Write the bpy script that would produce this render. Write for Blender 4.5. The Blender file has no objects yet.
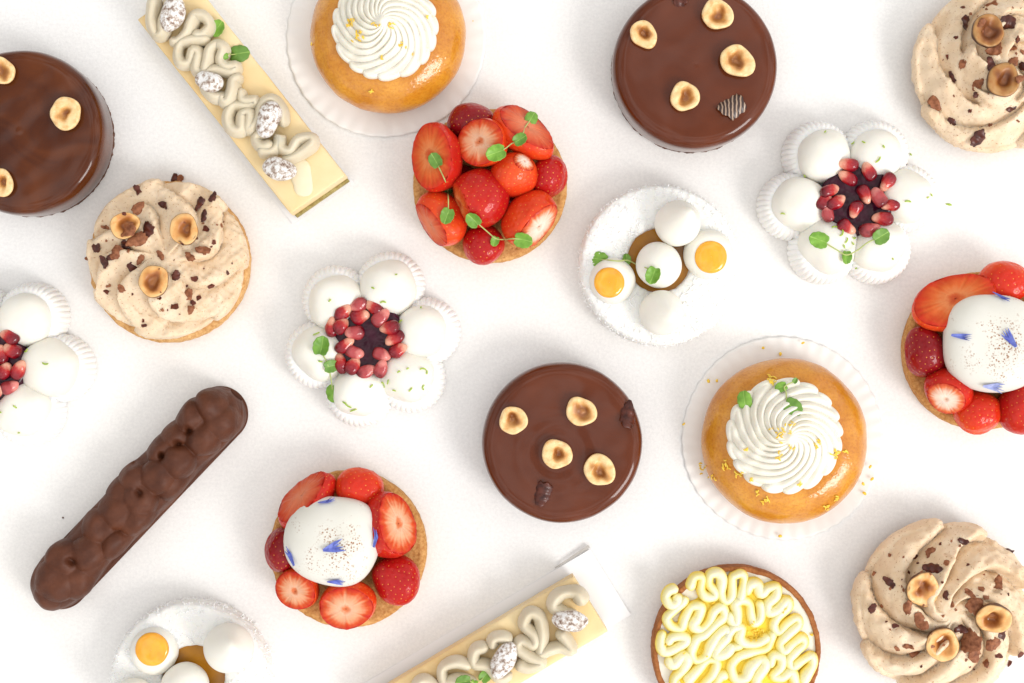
import bpy, math, random
import numpy as np
from mathutils import Vector
from mathutils.bvhtree import BVHTree

S = 0.0005            # metres per photo pixel at table height (a tart is about 8 cm across)
D = 1564.0            # camera height above the table in the same pixel units
PI = math.pi
scene = bpy.context.scene
COL = scene.collection
R = random.Random(7)
G = np.random.default_rng(11)


def unproject(px, py, h=0.0):
    k = (D - h) / D
    return np.array([(px - 512.0) * k, -(py - 341.5) * k, h])


# ------------------------------------------------------------------ noise
def fnoise(P, size, seed, n=14):
    """smooth aperiodic noise of about -1..1, feature size in px"""
    g = np.random.default_rng(seed)
    P = np.asarray(P, float)
    d = g.normal(size=(n, 3)); d /= np.linalg.norm(d, axis=1)[:, None]
    f = (0.6 + 0.9 * g.random(n)) * 2 * PI / (size * 2.2)
    ph = g.random(n) * 2 * PI
    out = np.zeros(len(P))
    for i in range(n):
        out += np.sin(P @ d[i] * f[i] + ph[i])
    return out / math.sqrt(n) * 1.1


def sm(a, b, x):
    t = np.clip((np.asarray(x, float) - a) / (b - a), 0, 1)
    return t * t * (3 - 2 * t)


# ------------------------------------------------------------------ materials
MATS = {}


class NT:
    def __init__(self, name):
        self.m = bpy.data.materials.new(name); self.m.use_nodes = True
        self.t = self.m.node_tree; self.t.nodes.clear()
        self.out = self.t.nodes.new('ShaderNodeOutputMaterial')
        self.b = self.t.nodes.new('ShaderNodeBsdfPrincipled')
        self.l(self.b.outputs[0], self.out.inputs[0])
        self.tc = self.t.nodes.new('ShaderNodeTexCoord')

    def l(self, a, b): self.t.links.new(a, b)

    def noise(self, px, detail=3.0, rough=0.55, dist=0.0, vec=None):
        n = self.t.nodes.new('ShaderNodeTexNoise')
        n.inputs['Scale'].default_value = 1.0 / (px * S)
        n.inputs['Detail'].default_value = detail
        n.inputs['Roughness'].default_value = rough
        n.inputs['Distortion'].default_value = dist
        self.l(vec or self.tc.outputs['Object'], n.inputs['Vector'])
        return n.outputs['Fac']

    def voronoi(self, px, feature='F1'):
        n = self.t.nodes.new('ShaderNodeTexVoronoi'); n.feature = feature
        n.inputs['Scale'].default_value = 1.0 / (px * S)
        self.l(self.tc.outputs['Object'], n.inputs['Vector'])
        return n.outputs['Distance']

    def attr(self, name):
        n = self.t.nodes.new('ShaderNodeAttribute'); n.attribute_name = name
        return n.outputs['Fac']

    def ramp(self, fac, stops, interp='LINEAR'):
        n = self.t.nodes.new('ShaderNodeValToRGB'); n.color_ramp.interpolation = interp
        e = n.color_ramp.elements
        while len(e) < len(stops): e.new(0.5)
        for i, (p, c) in enumerate(stops):
            e[i].position = p
            e[i].color = (c, c, c, 1) if isinstance(c, (int, float)) else (*c, 1)
        self.l(fac, n.inputs[0])
        return n.outputs['Color']

    def mix(self, fac, a, b, mode='MIX'):
        n = self.t.nodes.new('ShaderNodeMix'); n.data_type = 'RGBA'; n.blend_type = mode
        for s, v in ((n.inputs[0], fac), (n.inputs[6], a), (n.inputs[7], b)):
            if isinstance(v, (int, float)): s.default_value = v
            elif isinstance(v, tuple): s.default_value = (*v, 1)
            else: self.l(v, s)
        return n.outputs[2]

    def math(self, op, a, b=None):
        n = self.t.nodes.new('ShaderNodeMath'); n.operation = op
        for s, v in ((n.inputs[0], a), (n.inputs[1], b)):
            if v is None: continue
            if isinstance(v, (int, float)): s.default_value = v
            else: self.l(v, s)
        return n.outputs[0]

    def bump(self, h, px, strength=1.0, prev=None):
        n = self.t.nodes.new('ShaderNodeBump')
        n.inputs['Strength'].default_value = strength
        n.inputs['Distance'].default_value = px * S
        self.l(h, n.inputs['Height'])
        if prev is not None: self.l(prev, n.inputs['Normal'])
        return n.outputs[0]

    def done(self, color, rough=0.5, sss=0.0, rad=(1, .8, .6), sscale=6, coat=0.0, normal=None, spec=0.5, trans=0.0, coat_rough=0.05, sheen=0.0):
        b = self.b
        if isinstance(color, tuple): b.inputs['Base Color'].default_value = (*color, 1)
        else: self.l(color, b.inputs['Base Color'])
        if isinstance(rough, (int, float)): b.inputs['Roughness'].default_value = rough
        else: self.l(rough, b.inputs['Roughness'])
        b.inputs['Subsurface Weight'].default_value = sss
        b.inputs['Subsurface Radius'].default_value = rad
        b.inputs['Subsurface Scale'].default_value = sscale * S
        b.inputs['Coat Weight'].default_value = coat
        b.inputs['Coat Roughness'].default_value = coat_rough
        b.inputs['Specular IOR Level'].default_value = spec
        b.inputs['Transmission Weight'].default_value = trans
        b.inputs['Sheen Weight'].default_value = sheen
        if normal is not None:
            self.l(normal, b.inputs['Normal'])
            if coat: self.l(normal, b.inputs['Coat Normal'])
        return self.m


def build_materials():
    M = MATS
    # white tabletop: faint weave and soft mottling
    n = NT('white tabletop')
    mott = n.ramp(n.noise(150, 4), [(0.3, (0.85, 0.84, 0.825)), (0.7, (0.88, 0.873, 0.867))])
    big = n.ramp(n.noise(420, 2), [(0.35, (1.0, 0.985, 0.965)), (0.65, (0.975, 0.98, 0.985))])
    mott = n.mix(1.0, mott, big, 'MULTIPLY')
    grain = n.ramp(n.noise(3.0, 2, 0.7), [(0.3, (0.90, 0.90, 0.905)), (0.7, (1.0, 1.0, 1.0))])
    M['table'] = n.done(n.mix(1.0, mott, grain, 'MULTIPLY'), 0.6, normal=n.bump(n.noise(4.5, 3, 0.7), 0.8, 0.5))

    # chocolate glaze
    for key, c0, c1 in (('glaze', (0.090, 0.0180, 0.0045), (0.118, 0.0255, 0.0075)), ('glaze_gold', (0.050, 0.0092, 0.0016), (0.108, 0.025, 0.0042))):
        n = NT('chocolate mirror glaze')
        c = n.ramp(n.noise(70 if key == 'glaze' else 55, 2, 0.5, 1.2), [(0.32, c0), (0.68, c1)])
        nb = n.bump(n.noise(40, 1, 0.4, 0.6), 1.1, 0.16)
        M[key] = n.done(c, 0.20, sss=0.05, coat=0.42, coat_rough=0.02, normal=nb, spec=0.12)
    n = NT('chopped nut chocolate crumb')
    c = n.ramp(n.noise(3.5, 3), [(0.3, (0.05, 0.012, 0.004)), (0.7, (0.16, 0.06, 0.028))])
    M['crumb'] = n.done(c, 0.55, normal=n.bump(n.noise(3.0, 3), 2.0, 0.8))
    # matt milk chocolate coating of the eclair
    n = NT('matt chocolate coating')
    c = n.ramp(n.noise(22, 4, 0.6), [(0.3, (0.060, 0.0150, 0.0052)), (0.7, (0.112, 0.032, 0.0120))])
    M['choc_matt'] = n.done(c, n.ramp(n.noise(9, 3), [(0.3, 0.42), (0.7, 0.62)]), coat=0.0, spec=0.3, normal=n.bump(n.noise(5.5, 5, 0.7), 1.0, 0.8))
    # dark cocoa flakes
    n = NT('cocoa flake')
    c = n.ramp(n.noise(5, 3), [(0.3, (0.040, 0.007, 0.004)), (0.7, (0.17, 0.040, 0.02))])
    M['flake'] = n.done(c, 0.38, spec=0.25, coat=0.0, normal=n.bump(n.noise(2.5, 3), 0.8, 0.7))
    n = NT('cocoa husk')
    c = n.ramp(n.noise(7, 3), [(0.3, (0.030, 0.006, 0.004)), (0.7, (0.115, 0.026, 0.014))])
    M['husk'] = n.done(c, 0.3, spec=0.35, normal=n.bump(n.noise(3.5, 3), 0.8, 0.6))
    n = NT('toasted cocoa nib')
    c = n.ramp(n.noise(4, 3), [(0.3, (0.14, 0.04, 0.015)), (0.7, (0.36, 0.14, 0.065))])
    M['nib'] = n.done(c, 0.5, spec=0.25, normal=n.bump(n.noise(2.5, 3), 0.8, 0.6))
    n = NT('striped chocolate shard')
    w = n.t.nodes.new('ShaderNodeTexWave'); w.inputs['Scale'].default_value = 0.085 / S; w.inputs['Distortion'].default_value = 3.5
    n.l(n.tc.outputs['Object'], w.inputs['Vector'])
    M['shard_striped'] = n.done(n.ramp(w.outputs['Fac'], [(0.35, (0.035, 0.016, 0.012)), (0.65, (0.10, 0.05, 0.035)), (0.9, (0.40, 0.28, 0.20))]), 0.35)

    # hazelnut: radial colour attribute 'a' (0 hollow, 1 edge of the cut, beyond it the brown skin)
    for key, skin, dk in (('nut', (0.80, 0.55, 0.27), (1, 1, 1)), ('nut_skin', (0.10, 0.035, 0.012), (0.92, 0.78, 0.62)), ('nut_brown', (0.09, 0.03, 0.012), (0.50, 0.36, 0.22))):
        n = NT('halved hazelnut')
        c = n.ramp(n.attr('a'), [(0.0, (0.40, 0.17, 0.05)), (0.10, (0.26, 0.095, 0.024)), (0.22, (0.40, 0.17, 0.045)), (0.36, (0.70, 0.40, 0.145)), (0.44, (0.80, 0.54, 0.25)), (0.62, (0.84, 0.62, 0.33)), (0.70, skin), (1.0, skin)])
        c2 = n.mix(n.ramp(n.noise(6, 3), [(0.45, 0.0), (0.72, 0.6)]), c, (0.80, 0.52, 0.22), 'MULTIPLY')
        c2 = n.mix(1.0, c2, dk, 'MULTIPLY')
        M[key] = n.done(c2, 0.42, sss=0.15, sscale=4, normal=n.bump(n.noise(3.5, 3), 0.6, 0.5))

    # biscuits
    def biscuit(key, name, a, b, bump=1.0):
        n = NT(name)
        c = n.ramp(n.noise(26, 5, 0.65), [(0.3, a), (0.7, b)])
        c = n.mix(n.ramp(n.noise(3.2, 3, 0.7), [(0.38, 0.6), (0.6, 0.0)]), c, (0.62, 0.42, 0.24), 'MULTIPLY')
        nb = n.bump(n.noise(3.6, 4, 0.7), 1.6, 0.6 * bump)
        nb = n.bump(n.ramp(n.voronoi(5.5), [(0.10, 0.0), (0.25, 1.0)]), 1.0, 0.45 * bump, nb)
        M[key] = n.done(c, 0.72, spec=0.25, normal=nb)
    biscuit('biscuit', 'golden almond sponge', (0.50, 0.24, 0.065), (0.70, 0.40, 0.15))
    biscuit('biscuit_pale', 'pale shortcrust biscuit', (0.56, 0.29, 0.09), (0.78, 0.50, 0.23))
    biscuit('crust', 'baked tart crust', (0.26, 0.085, 0.022), (0.46, 0.19, 0.065), 0.6)
    biscuit('pistachio', 'pistachio biscuit layer', (0.25, 0.22, 0.06), (0.50, 0.42, 0.18), 1.0)

    # creams
    def cream(key, name, a, b, size=30, sss=0.35, rough=0.5, bump=0.35, bsize=5, specks=None, rad=(1, .75, .5)):
        n = NT(name)
        c = n.ramp(n.noise(size, 3), [(0.3, a), (0.7, b)])
        if specks:
            c = n.mix(n.ramp(n.noise(2.2, 2, 0.6), [(0.62, 0.0), (0.70, 0.8)]), c, specks)
            c = n.mix(n.ramp(n.noise(14, 4, 0.7), [(0.60, 0.0), (0.75, 0.4)]), c, specks)
        M[key] = n.done(c, rough, sss=sss, rad=rad, sscale=5, normal=n.bump(n.noise(bsize, 3, 0.6), 0.7, bump), spec=0.35)
    cream('slice_pale', 'pale cream smear', (0.80, 0.69, 0.47), (0.82, 0.74, 0.55), sss=0.2, bump=0.3)
    cream('slice_cake', 'yellow vanilla cream layer', (0.78, 0.55, 0.25), (0.81, 0.66, 0.39), size=70, sss=0.2, bump=0.35, bsize=4)
    cream('nut_cream', 'hazelnut cream', (0.69, 0.51, 0.33), (0.79, 0.645, 0.475), bump=0.7, bsize=4, specks=(0.40, 0.20, 0.085))
    cream('white_cream', 'whipped cream', (0.77, 0.735, 0.63), (0.82, 0.795, 0.715))
    cream('tan_cream', 'praline cream', (0.60, 0.525, 0.385), (0.68, 0.61, 0.475), bump=0.25)
    cream('meringue', 'white meringue', (0.82, 0.81, 0.785), (0.85, 0.845, 0.83), rough=0.6, bump=0.2)
    cream('mousse', 'ivory mousse', (0.775, 0.75, 0.675), (0.82, 0.80, 0.735), rough=0.5, bump=0.3, bsize=8)
    cream('coco', 'coconut coating', (0.79, 0.785, 0.755), (0.84, 0.835, 0.815), rough=0.75, bump=1.0, bsize=3.0)
    cream('ganache', 'white ganache', (0.80, 0.77, 0.69), (0.84, 0.82, 0.75), rough=0.3, bump=0.1)
    cream('curd', 'lemon curd', (0.84, 0.60, 0.03), (0.88, 0.68, 0.09), rough=0.25, bump=0.2)
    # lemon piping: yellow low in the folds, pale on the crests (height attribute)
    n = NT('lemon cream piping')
    c = n.ramp(n.attr('a'), [(0.0, (0.84, 0.58, 0.03)), (0.45, (0.85, 0.66, 0.11)), (0.68, (0.85, 0.76, 0.30)), (0.86, (0.85, 0.80, 0.48)), (1.0, (0.85, 0.81, 0.57))])  # fold yellow paints in crease shade and light reflected off the curd
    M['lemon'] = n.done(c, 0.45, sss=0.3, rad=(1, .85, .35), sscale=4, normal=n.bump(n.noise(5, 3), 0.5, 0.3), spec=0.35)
    # white dome with cocoa dusting
    n = NT('dusted white mousse')
    base = n.ramp(n.noise(40, 2), [(0.3, (0.66, 0.645, 0.58)), (0.7, (0.73, 0.715, 0.66))])
    dots = n.ramp(n.voronoi(2.7), [(0.22, 1.0), (0.38, 0.0)])
    area = n.ramp(n.noise(20, 4, 0.65), [(0.44, 0.0), (0.60, 1.0)])
    dustm = n.ramp(n.math('ADD', n.math('MULTIPLY', n.attr('a'), 0.55), n.math('MULTIPLY', area, 0.38)), [(0.30, 0.0), (0.62, 1.0)])
    fine = n.ramp(n.noise(2.0, 2, 0.7), [(0.58, 0.0), (0.66, 0.7)])
    c = n.mix(n.math('MULTIPLY', dots, dustm), base, (0.29, 0.13, 0.055))
    c = n.mix(n.math('MULTIPLY', fine, dustm), c, (0.34, 0.17, 0.08))
    M['dusted'] = n.done(c, 0.5, sss=0.06, sscale=5, normal=n.bump(n.noise(6, 3), 0.5, 0.3), spec=0.3)

    # glossy things
    n = NT('syrup soaked sponge')
    c = n.ramp(n.noise(34, 4, 0.6), [(0.3, (0.50, 0.172, 0.008)), (0.7, (0.68, 0.310, 0.030))])
    c = n.mix(n.ramp(n.noise(2.6, 3, 0.7), [(0.35, 0.5), (0.55, 0.0)]), c, (0.7, 0.48, 0.25), 'MULTIPLY')
    M['baba'] = n.done(c, 0.34, sss=0.18, rad=(1, .5, .15), sscale=6, spec=0.2, coat=0.8, coat_rough=0.07, normal=n.bump(n.ramp(n.voronoi(5.0), [(0.1, 0.0), (0.35, 1.0)]), 0.7, 0.2, n.bump(n.noise(6, 4, 0.6), 1.0, 0.4)))
    n = NT('caramel')
    M['caramel'] = n.done(n.ramp(n.noise(25, 2), [(0.3, (0.33, 0.130, 0.006)), (0.7, (0.43, 0.185, 0.010))]), 0.2, coat=0.3, spec=0.3)
    n = NT('mango gel')
    M['yolk'] = n.done(n.ramp(n.noise(14, 2), [(0.3, (0.80, 0.32, 0.006)), (0.7, (0.86, 0.42, 0.015))]), 0.15, sss=0.2, rad=(1, .5, .1), sscale=4, coat=0.5)
    n = NT('berry coulis')
    M['coulis'] = n.done(n.ramp(n.noise(12, 2), [(0.3, (0.020, 0.0015, 0.008)), (0.7, (0.050, 0.004, 0.018))]), 0.15, spec=0.2, coat=0.15, normal=n.bump(n.noise(14, 2), 2.0, 0.5))
    for key, tip in (('aril', (0.74, 0.36, 0.25)), ('aril_pink', (0.66, 0.22, 0.19))):
        n = NT('pomegranate seed flesh')
        red = (0.27, 0.004, 0.013) if key == 'aril' else (0.40, 0.055, 0.060)
        f = n.math('ADD', n.attr('a'), n.math('MULTIPLY', n.math('SUBTRACT', n.noise(7, 3), 0.5), 0.5))
        c = n.ramp(f, [(0.16, tip), (0.40, red if key == 'aril_pink' else (0.46, 0.025, 0.022)), (0.62, red), (0.95, (0.12, 0.002, 0.008))])
        M[key] = n.done(c, 0.16, sss=0.25, rad=(1, .3, .25), sscale=5, spec=0.25, coat=0.45, normal=n.bump(n.noise(9, 2), 1.2, 0.4))

    # strawberries
    def berry(key, lo, hi, deep):
        n = NT('strawberry skin')
        c = n.ramp(n.noise(26, 3), [(0.3, lo), (0.7, hi)])
        c = n.mix(n.math('MULTIPLY', n.attr('tip'), 0.75), c, deep)
        c = n.mix(n.ramp(n.attr('seed'), [(0.35, 0.0), (0.75, 0.85)]), c, (0.80, 0.36, 0.05))
        M[key] = n.done(c, 0.30, sss=0.12, rad=(1, .25, .15), sscale=5, spec=0.15, coat=0.25, coat_rough=0.04, normal=n.bump(n.noise(4, 2), 0.4, 0.3))
    berry('berry_red', (0.42, 0.009, 0.007), (0.58, 0.024, 0.008), (0.38, 0.005, 0.008))
    berry('berry_dark', (0.24, 0.004, 0.008), (0.38, 0.010, 0.010), (0.20, 0.003, 0.007))
    berry('berry_orange', (0.60, 0.030, 0.006), (0.74, 0.080, 0.014), (0.54, 0.014, 0.006))

    def flesh(key, stops):
        n = NT('strawberry flesh')
        f = n.math('ADD', n.attr('fa'), n.math('MULTIPLY', n.math('SUBTRACT', n.noise(6, 4), 0.5), 0.30))
        c = n.ramp(f, stops)
        M[key] = n.done(c, 0.38, sss=0.18, rad=(1, .4, .25), sscale=5, spec=0.15, coat=0.1, coat_rough=0.1, normal=n.bump(n.noise(3, 3), 0.7, 0.5))
    flesh('flesh_ring', [(0.0, (0.62, 0.14, 0.05)), (0.13, (0.64, 0.19, 0.075)), (0.24, (0.74, 0.43, 0.28)), (0.55, (0.70, 0.31, 0.165)), (0.78, (0.60, 0.085, 0.02)), (1.0, (0.48, 0.018, 0.008))])
    flesh('flesh_orange', [(0.0, (0.46, 0.045, 0.01)), (0.15, (0.58, 0.11, 0.028)), (0.27, (0.68, 0.22, 0.075)), (0.55, (0.64, 0.13, 0.028)), (0.82, (0.56, 0.06, 0.012)), (1.0, (0.55, 0.025, 0.01))])
    flesh('flesh_white', [(0.0, (0.72, 0.38, 0.25)), (0.2, (0.78, 0.66, 0.56)), (0.55, (0.75, 0.52, 0.40)), (0.80, (0.66, 0.16, 0.055)), (1.0, (0.48, 0.022, 0.01))])
    flesh('flesh_pink', [(0.0, (0.66, 0.23, 0.125)), (0.45, (0.65, 0.16, 0.075)), (0.8, (0.58, 0.085, 0.032)), (1.0, (0.47, 0.022, 0.01))])

    # greens, flowers, zest, sugar, paper
    n = NT('herb leaf')
    c = n.ramp(n.noise(7, 3), [(0.3, (0.115, 0.27, 0.018)), (0.7, (0.22, 0.44, 0.05))])
    oi = n.t.nodes.new('ShaderNodeObjectInfo')
    c = n.mix(n.math('MULTIPLY', oi.outputs['Random'], 0.75), c, (0.09, 0.19, 0.03))
    c = n.mix(n.ramp(n.attr('vein'), [(0.5, 0.0), (1.0, 0.55)]), c, (0.36, 0.56, 0.12))
    M['leaf'] = n.done(c, 0.45, sss=0.0, normal=n.bump(n.noise(3, 2), 0.5, 0.4))
    n = NT('herb stem'); M['stem'] = n.done((0.42, 0.48, 0.16), 0.5, sss=0.0)
    n = NT('cornflower blue')
    M['blue'] = n.done(n.ramp(n.noise(6, 3), [(0.3, (0.045, 0.06, 0.34)), (0.7, (0.17, 0.22, 0.62))]), 0.55)
    n = NT('faded cornflower blue')
    M['blue_pale'] = n.done(n.ramp(n.noise(6, 3), [(0.3, (0.18, 0.22, 0.50)), (0.7, (0.38, 0.42, 0.68))]), 0.55)
    n = NT('lemon zest'); M['zest'] = n.done(n.ramp(n.noise(4, 2), [(0.3, (0.82, 0.50, 0.02)), (0.7, (0.88, 0.66, 0.09))]), 0.45)
    n = NT('lime zest'); M['lime'] = n.done(n.ramp(n.noise(4, 2), [(0.3, (0.24, 0.38, 0.02)), (0.7, (0.46, 0.58, 0.10))]), 0.45)
    n = NT('sugared nut')
    f = n.ramp(n.noise(4.2, 4, 0.7), [(0.37, (0.20, 0.12, 0.085)), (0.45, (0.48, 0.40, 0.34)), (0.56, (0.80, 0.79, 0.78))])
    M['sugar'] = n.done(f, 0.4, coat=0.15, normal=n.bump(n.noise(2.6, 4, 0.75), 1.0, 0.6))
    n = NT('white baking paper')
    c = n.ramp(n.noise(60, 4), [(0.3, (0.80, 0.775, 0.745)), (0.7, (0.85, 0.838, 0.82))])
    M['paper'] = n.done(c, 0.5, normal=n.bump(n.noise(12, 3), 1.0, 0.25))
    n = NT('white card'); M['card'] = n.done(n.ramp(n.noise(60, 3), [(0.3, (0.83, 0.83, 0.85)), (0.7, (0.87, 0.87, 0.885))]), 0.55)
    n = NT('grey card edge'); M['card_grey'] = n.done(n.ramp(n.noise(12, 3), [(0.3, (0.40, 0.38, 0.35)), (0.7, (0.52, 0.50, 0.47))]), 0.5)
    n = NT('dark crumb'); M['speck'] = n.done((0.12, 0.06, 0.035), 0.7)
    n = NT('coconut shred'); M['shred'] = n.done(n.ramp(n.noise(20, 2), [(0.3, (0.86, 0.86, 0.85)), (0.7, (0.90, 0.90, 0.895))]), 0.7)


# ------------------------------------------------------------------ objects
def make_mesh(name, V, F, mats, attrs=None, midx=None, smooth=True):
    me = bpy.data.meshes.new(name)
    me.from_pydata((np.asarray(V, float) * S).tolist(), [], F if isinstance(F, list) else F.tolist())
    for m in (mats if isinstance(mats, (list, tuple)) else [mats]): me.materials.append(MATS[m])
    for k, a in (attrs or {}).items():
        at = me.attributes.new(k, 'FLOAT', 'POINT'); at.data.foreach_set('value', np.asarray(a, np.float32))
    if midx is not None: me.polygons.foreach_set('material_index', np.asarray(midx, np.int32))
    me.polygons.foreach_set('use_smooth', np.full(len(me.polygons), smooth))
    me.update()
    return me


class Thing:
    """an Empty at the thing's base; parts are meshes in its local pixel space"""
    def __init__(self, name, label, cat, px, py, group=None, h=0.0, z=0.0):
        self.o = unproject(px, py, h); self.o[2] = z
        self.e = bpy.data.objects.new(name, None); COL.objects.link(self.e)
        self.e.empty_display_size = 0.01
        self.e.location = tuple(self.o * S)
        self.e['label'] = label; self.e['category'] = cat
        if group: self.e['group'] = group
        self.solid = []; self.tree = None

    def add(self, name, VF, mats, parent=None, label=None, kind=None, solid=True, smooth=True):
        V, F = VF[0], VF[1]
        attrs = VF[2] if len(VF) > 2 else None
        midx = VF[3] if len(VF) > 3 else None
        me = make_mesh(name, V, F, mats, attrs, midx, smooth)
        ob = bpy.data.objects.new(name, me); COL.objects.link(ob); ob.parent = parent or self.e
        if label: ob['label'] = label
        if kind: ob['kind'] = kind
        if solid:
            self.solid.append((np.asarray(V, float), F if isinstance(F, list) else F.tolist())); self.tree = None
        return ob

    def at(self, px, py, h):
        return unproject(px, py, h) - self.o

    def hit(self, px, py):
        """where the line of sight of that photo pixel meets the thing: (local point, normal)"""
        if self.tree is None:
            vs, fs, k = [], [], 0
            for V, F in self.solid:
                vs.append(V); fs += [[i + k for i in f] for f in F]; k += len(V)
            self.tree = BVHTree.FromPolygons(np.vstack(vs).tolist(), fs)
        o = np.array([0, 0, D]) - self.o
        d = self.at(px, py, 0) - o
        p, nrm, i, dist = self.tree.ray_cast(Vector(o), Vector(d).normalized())
        if p is None:
            return self.at(px, py, 0), np.array([0, 0, 1.0])
        nrm = np.array(nrm)
        if nrm[2] < 0: nrm = -nrm
        return np.array(p), nrm


def basis(n, az=0.0):
    """rotation matrix whose z is n and whose x turns by az about it"""
    n = np.asarray(n, float); n = n / np.linalg.norm(n)
    x = np.array([math.cos(az), math.sin(az), 0.0]); x = x - n * (x @ n)
    if np.linalg.norm(x) < 1e-6: x = np.array([1.0, 0, 0])
    x /= np.linalg.norm(x); y = np.cross(n, x)
    return np.stack([x, y, n], axis=1)


def grid_faces(nu, nv, closed=True, off=0):
    i, j = np.meshgrid(np.arange(nu - 1), np.arange(nv if closed else nv - 1), indexing='ij')
    i = i.ravel(); j = j.ravel(); j2 = (j + 1) % nv
    return np.stack([i * nv + j, (i + 1) * nv + j, (i + 1) * nv + j2, i * nv + j2], axis=1) + off


def surf(P, closed=True, flip=False, cap0=False, cap1=False):
    nu, nv = P.shape[:2]
    F = grid_faces(nu, nv, closed)
    if flip: F = F[:, ::-1]
    F = F.tolist()
    if cap0: F.append(list(range(nv)) if not flip else list(range(nv))[::-1])
    if cap1: F.append([(nu - 1) * nv + k for k in range(nv)][::-1] if not flip else [(nu - 1) * nv + k for k in range(nv)])
    return P.reshape(-1, 3), F


def smooth_profile(pts, n):
    """Catmull-Rom through the points, n samples evenly by length"""
    P = np.asarray(pts, float)
    Q = np.vstack([2 * P[0] - P[1], P, 2 * P[-1] - P[-2]])
    out = []
    for i in range(1, len(Q) - 2):
        a, b, c, d = Q[i - 1], Q[i], Q[i + 1], Q[i + 2]
        for t in np.linspace(0, 1, 24, endpoint=False):
            out.append(0.5 * (2 * b + (c - a) * t + (2 * a - 5 * b + 4 * c - d) * t * t + (-a + 3 * b - 3 * c + d) * t ** 3))
    out.append(Q[-2]); out = np.array(out)
    L = np.concatenate([[0], np.cumsum(np.linalg.norm(np.diff(out, axis=0), axis=1))])
    s = np.linspace(0, L[-1], n)
    return np.stack([np.interp(s, L, out[:, k]) for k in range(out.shape[1])], axis=1)


def lathe(profile, nt=160, nr=60, noise=0.0, size=8, seed=0, center=(0, 0, 0), wob=0.0, raw=False):
    """profile: (r, z) from the top centre outward and down"""
    P = np.asarray(profile, float) if raw else smooth_profile(profile, nr)
    th = np.linspace(0, 2 * PI, nt, endpoint=False)
    r = np.maximum(P[:, 0], 0.01)[:, None]; z = np.repeat(P[:, 1][:, None], nt, 1)
    rr = np.repeat(r, nt, 1)
    if wob:
        w = fnoise(np.stack([np.cos(th), np.sin(th), np.zeros(nt)], 1) * 30, 22, seed + 5)
        rr = rr * (1 + wob * w)[None, :]
    X = np.stack([rr * np.cos(th), rr * np.sin(th), z], axis=2)
    if noise:
        f = fnoise(X.reshape(-1, 3), size, seed + 1) * 0.6 + fnoise(X.reshape(-1, 3), size * 0.45, seed + 2) * 0.4
        f = f.reshape(rr.shape) * noise * sm(0, 4, rr)
        X[:, :, 0] += f * np.cos(th) * 0.7; X[:, :, 1] += f * np.sin(th) * 0.7; X[:, :, 2] += f * 0.6 * (z > 1)
    V, F = surf(X, cap1=True)
    return V + np.asarray(center, float), F


def blob(rx, ry, rz, noise=0.0, size=8, seed=0, center=(0, 0, 0), rot=None, nt=48, nr=28, power=1.0):
    ph = np.linspace(0.02, PI - 0.02, nr)[:, None]; th = np.linspace(0, 2 * PI, nt, endpoint=False)[None, :]
    d = np.stack([np.sin(ph) * np.cos(th), np.sin(ph) * np.sin(th), np.cos(ph) * np.ones_like(th)], axis=2)
    dd = np.sign(d) * np.abs(d) ** power
    P = dd * np.array([rx, ry, rz])
    if noise: P = P + d * (fnoise(P.reshape(-1, 3), size, seed).reshape(P.shape[:2]) * noise)[:, :, None]
    V, F = surf(P, cap0=True, cap1=True)
    a = (V[:, 0] / rx) * 0.5 + 0.5
    if rot is not None: V = V @ np.asarray(rot).T
    return V + np.asarray(center, float), F, {'a': a}


def tube(path, w, h=None, n=18, step=1.6, taper=2.0, seed=0, wob=0.06, up=None, taper_len=6.0, zattr=None, drop=0.0):
    """ribbon of elliptic section along a path of (x, y, z); w and h are half sizes"""
    h = h or w
    P0 = np.asarray(path, float)
    L = np.linalg.norm(np.diff(P0, axis=0), axis=1).sum()
    m = max(6, int(L / step)); P = smooth_profile(P0, m)
    T = np.gradient(P, axis=0); T /= np.linalg.norm(T, axis=1)[:, None] + 1e-9
    U = np.array([0, 0, 1.0]) if up is None else np.asarray(up, float)
    N = np.cross(U, T); ln = np.linalg.norm(N, axis=1)[:, None]; N = np.where(ln > 1e-4, N / (ln + 1e-9), np.array([1.0, 0, 0]))
    B = np.cross(T, N)
    s = np.linspace(0, L, m)
    k = np.sqrt(np.clip(1 - np.clip(1 - np.minimum(s, L - s) / taper_len, 0, 1) ** taper, 0.02, 1))
    k = k * (1 + wob * fnoise(P, 14, seed + 3))
    ph = np.linspace(0, 2 * PI, n, endpoint=False)
    X = P[:, None, :] + N[:, None, :] * (k[:, None] * w * np.cos(ph) * (1 - drop * np.sin(ph)))[:, :, None] + B[:, None, :] * (k[:, None] * h * np.sin(ph))[:, :, None]
    V, F = surf(X, flip=True, cap0=True, cap1=True)
    at = {}
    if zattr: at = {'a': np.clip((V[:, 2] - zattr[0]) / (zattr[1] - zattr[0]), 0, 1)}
    return V, F, at


def join(*parts):
    Vs, Fs, k = [], [], 0; at = {}
    for p in parts:
        V, F = p[0], p[1]
        Vs.append(np.asarray(V)); Fs += [[i + k for i in f] for f in (F if isinstance(F, list) else F.tolist())]; k += len(V)
        for key, v in (p[2] if len(p) > 2 else {}).items(): at.setdefault(key, []).append(v)
    return np.vstack(Vs), Fs, {k2: np.concatenate(v) for k2, v in at.items()}


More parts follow.
